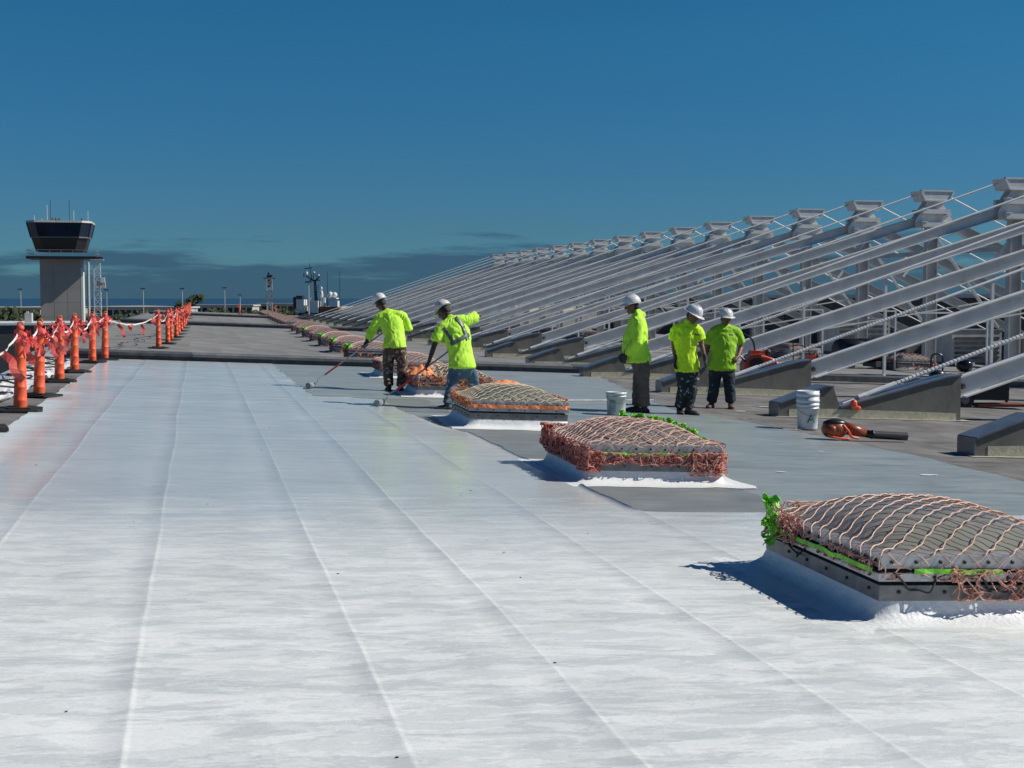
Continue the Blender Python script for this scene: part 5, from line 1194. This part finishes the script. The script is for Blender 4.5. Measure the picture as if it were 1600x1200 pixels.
# ship
c = far(492, 330); k_ = 330/2100.; sh = thing('ship', 'docked ship with white superstructure and dark antenna mast beyond the roof end', 'ship', (c.x, c.y, 0), (0,0,-TH))
X = lambda px: (px-492)*k_; Zs = lambda py: zof(py, 330); M_SHW = mat('ship_white', (.68,.68,.66), (.76,.76,.74), .5, .4); M_SHD = mat('ship_dark', (.02,.024,.03), None, .5); M_SHR = mat('ship_red', (.25,.06,.05), None, .6)
mb = MB(); hull = [(-9,0),(-7,-3.4),(16,-3.6),(24,0),(16,3.6),(-7,3.4)]; mb.prism(hull, GZ-1.1, Zs(489), lambda p, z: Vector((p[0], p[1], z))); mb.obj('hull', M_SHD, sh)
mb = MB(); mb.box((X(466),-2.6,Zs(489)+.003),(X(478),2.6,Zs(468))); w = mb.obj('deckhouse', M_SHW, sh)
mb = MB(); mb.box((X(486),-2.8,Zs(489)+.003),(X(500),2.8,Zs(470))); mb.obj('deckhouse', M_SHW, sh)
mb = MB(); mb.box((X(502),-2.2,Zs(489)+.003),(X(532),2.2,Zs(479))); mb.obj('red_deckhouse', M_SHR, sh)
mb = MB(); mb.box((X(518),-2.4,Zs(479)+.003),(X(530),2.4,Zs(470))); mb.box((X(517),-2.5,Zs(467)),(X(528),2.5,Zs(465.3))); mb.box((X(503),-1.5,Zs(479)+.003),(X(508),1.5,Zs(465))); mb.obj('bridge', M_SHW, sh)
mb = MB(); mb.box((X(461),-2.2,Zs(489)+.003),(X(466)-.003,2.2,Zs(464))); mb.box((X(465),-1.8,Zs(468)+.003),(X(475),1.8,Zs(462))); mb.obj('funnel', M_SHD, sh)
for px_, py_, rr in ((517,462,(.75,.75,1.0)),(503.5,461,(.4,.4,1.1)),(523.5,461,(.7,.7,.7)),(503,451,(.3,.3,.5)),(486.5,466,(.25,.25,.6)),(480.5,427.5,(.30,.3,.48)),(492,426,(.25,.25,.25)),(499,430.5,(.3,.25,.22))): mb = MB(); mb.blob((X(px_),-.3,Zs(py_)), rr); mb.obj('radome', M_SHW, sh, True)
mb = MB(); mb.tube([(X(494.5),0,Zs(470)),(X(493),0,Zs(440))], [.42,.30], 8); mb.tube([(X(493),0,Zs(440)),(X(479),0,Zs(431))], [.25,.15], 6); mb.tube([(X(493),0,Zs(440)),(X(500),0,Zs(432))], [.25,.18], 6); mb.tube([(X(488),0,Zs(437)),(X(484.5),0,Zs(411))], [.14,.06], 6)
mb.bar((X(477),0,Zs(420)),(X(489),0,Zs(418.5)), .14,.2); mb.bar((X(476),0,Zs(427)),(X(476),0,Zs(433)), .2,.2,Vector((0,1,0))); mb.bar((X(484),0,Zs(438)),(X(501),0,Zs(438)), .5,.25); mb.bar((X(494),0,Zs(431)),(X(501),0,Zs(431)), .3,.2); mb.bar((X(490),0,Zs(438)),(X(491),0,Zs(426)), .15,.15,Vector((0,1,0)))
for yy in (446,449,452,456): mb.bar((X(494),0,Zs(yy)),(X(499),0,Zs(yy)), .2,.12)
mb.obj('antenna_mast', M_SHD, sh)
for x in (512.5, 531.5): mb = MB(); mb.tube([(X(x),0,Zs(480)),(X(x),0,Zs(424))], [.10,.05], 6); mb.obj('whip_antenna', M_SHD, sh)
# harbour basin under the ship
quadsheet('harbour_water', [far(440,300), far(620,300), far(640,420), far(430,420)], M_SEA, GZ+.02)
# parked vehicles in front of the long building
M_VAN = [mat('van_white', (.7,.7,.7), None, .3), mat('van_grey', (.25,.26,.28), None, .3), mat('van_dark', (.04,.045,.06), None, .3)]
for k, x in enumerate((150,161,172,183,196,208,222,236,250,262,45,52)):
    b = far(x, 395, GZ+.0); t = thing('parked_van', f'parked van beyond the roof, {ORD[k] if k else "first"} from the tower', 'van', b, (0,0,-TH), 'vehicles parked beyond the roof'); m = M_VAN[(k*7) % 3 if k % 2 else 0]
    mb = MB(); mb.prism([(-2.4,.4),(2.4,.4),(2.4,1.1),(1.7,1.3),(1.2,2.1),(-2.3,2.2),(-2.4,1.8)][::-1], -.95, .95, lambda p, y: Vector((p[0], y, p[1]))); mb.obj('body', m, t)
    for xx in (-1.5, 1.5): mb = MB(); mb.tube([(xx,-1,.36),(xx,1,.36)], .36, 10); mb.obj('wheel', M_RUBBER, t)
    mb = MB(); mb.box((-1.6,-.97,1.35),(1.1,-.952,1.9)); mb.obj('window', M_GLASSD, t)
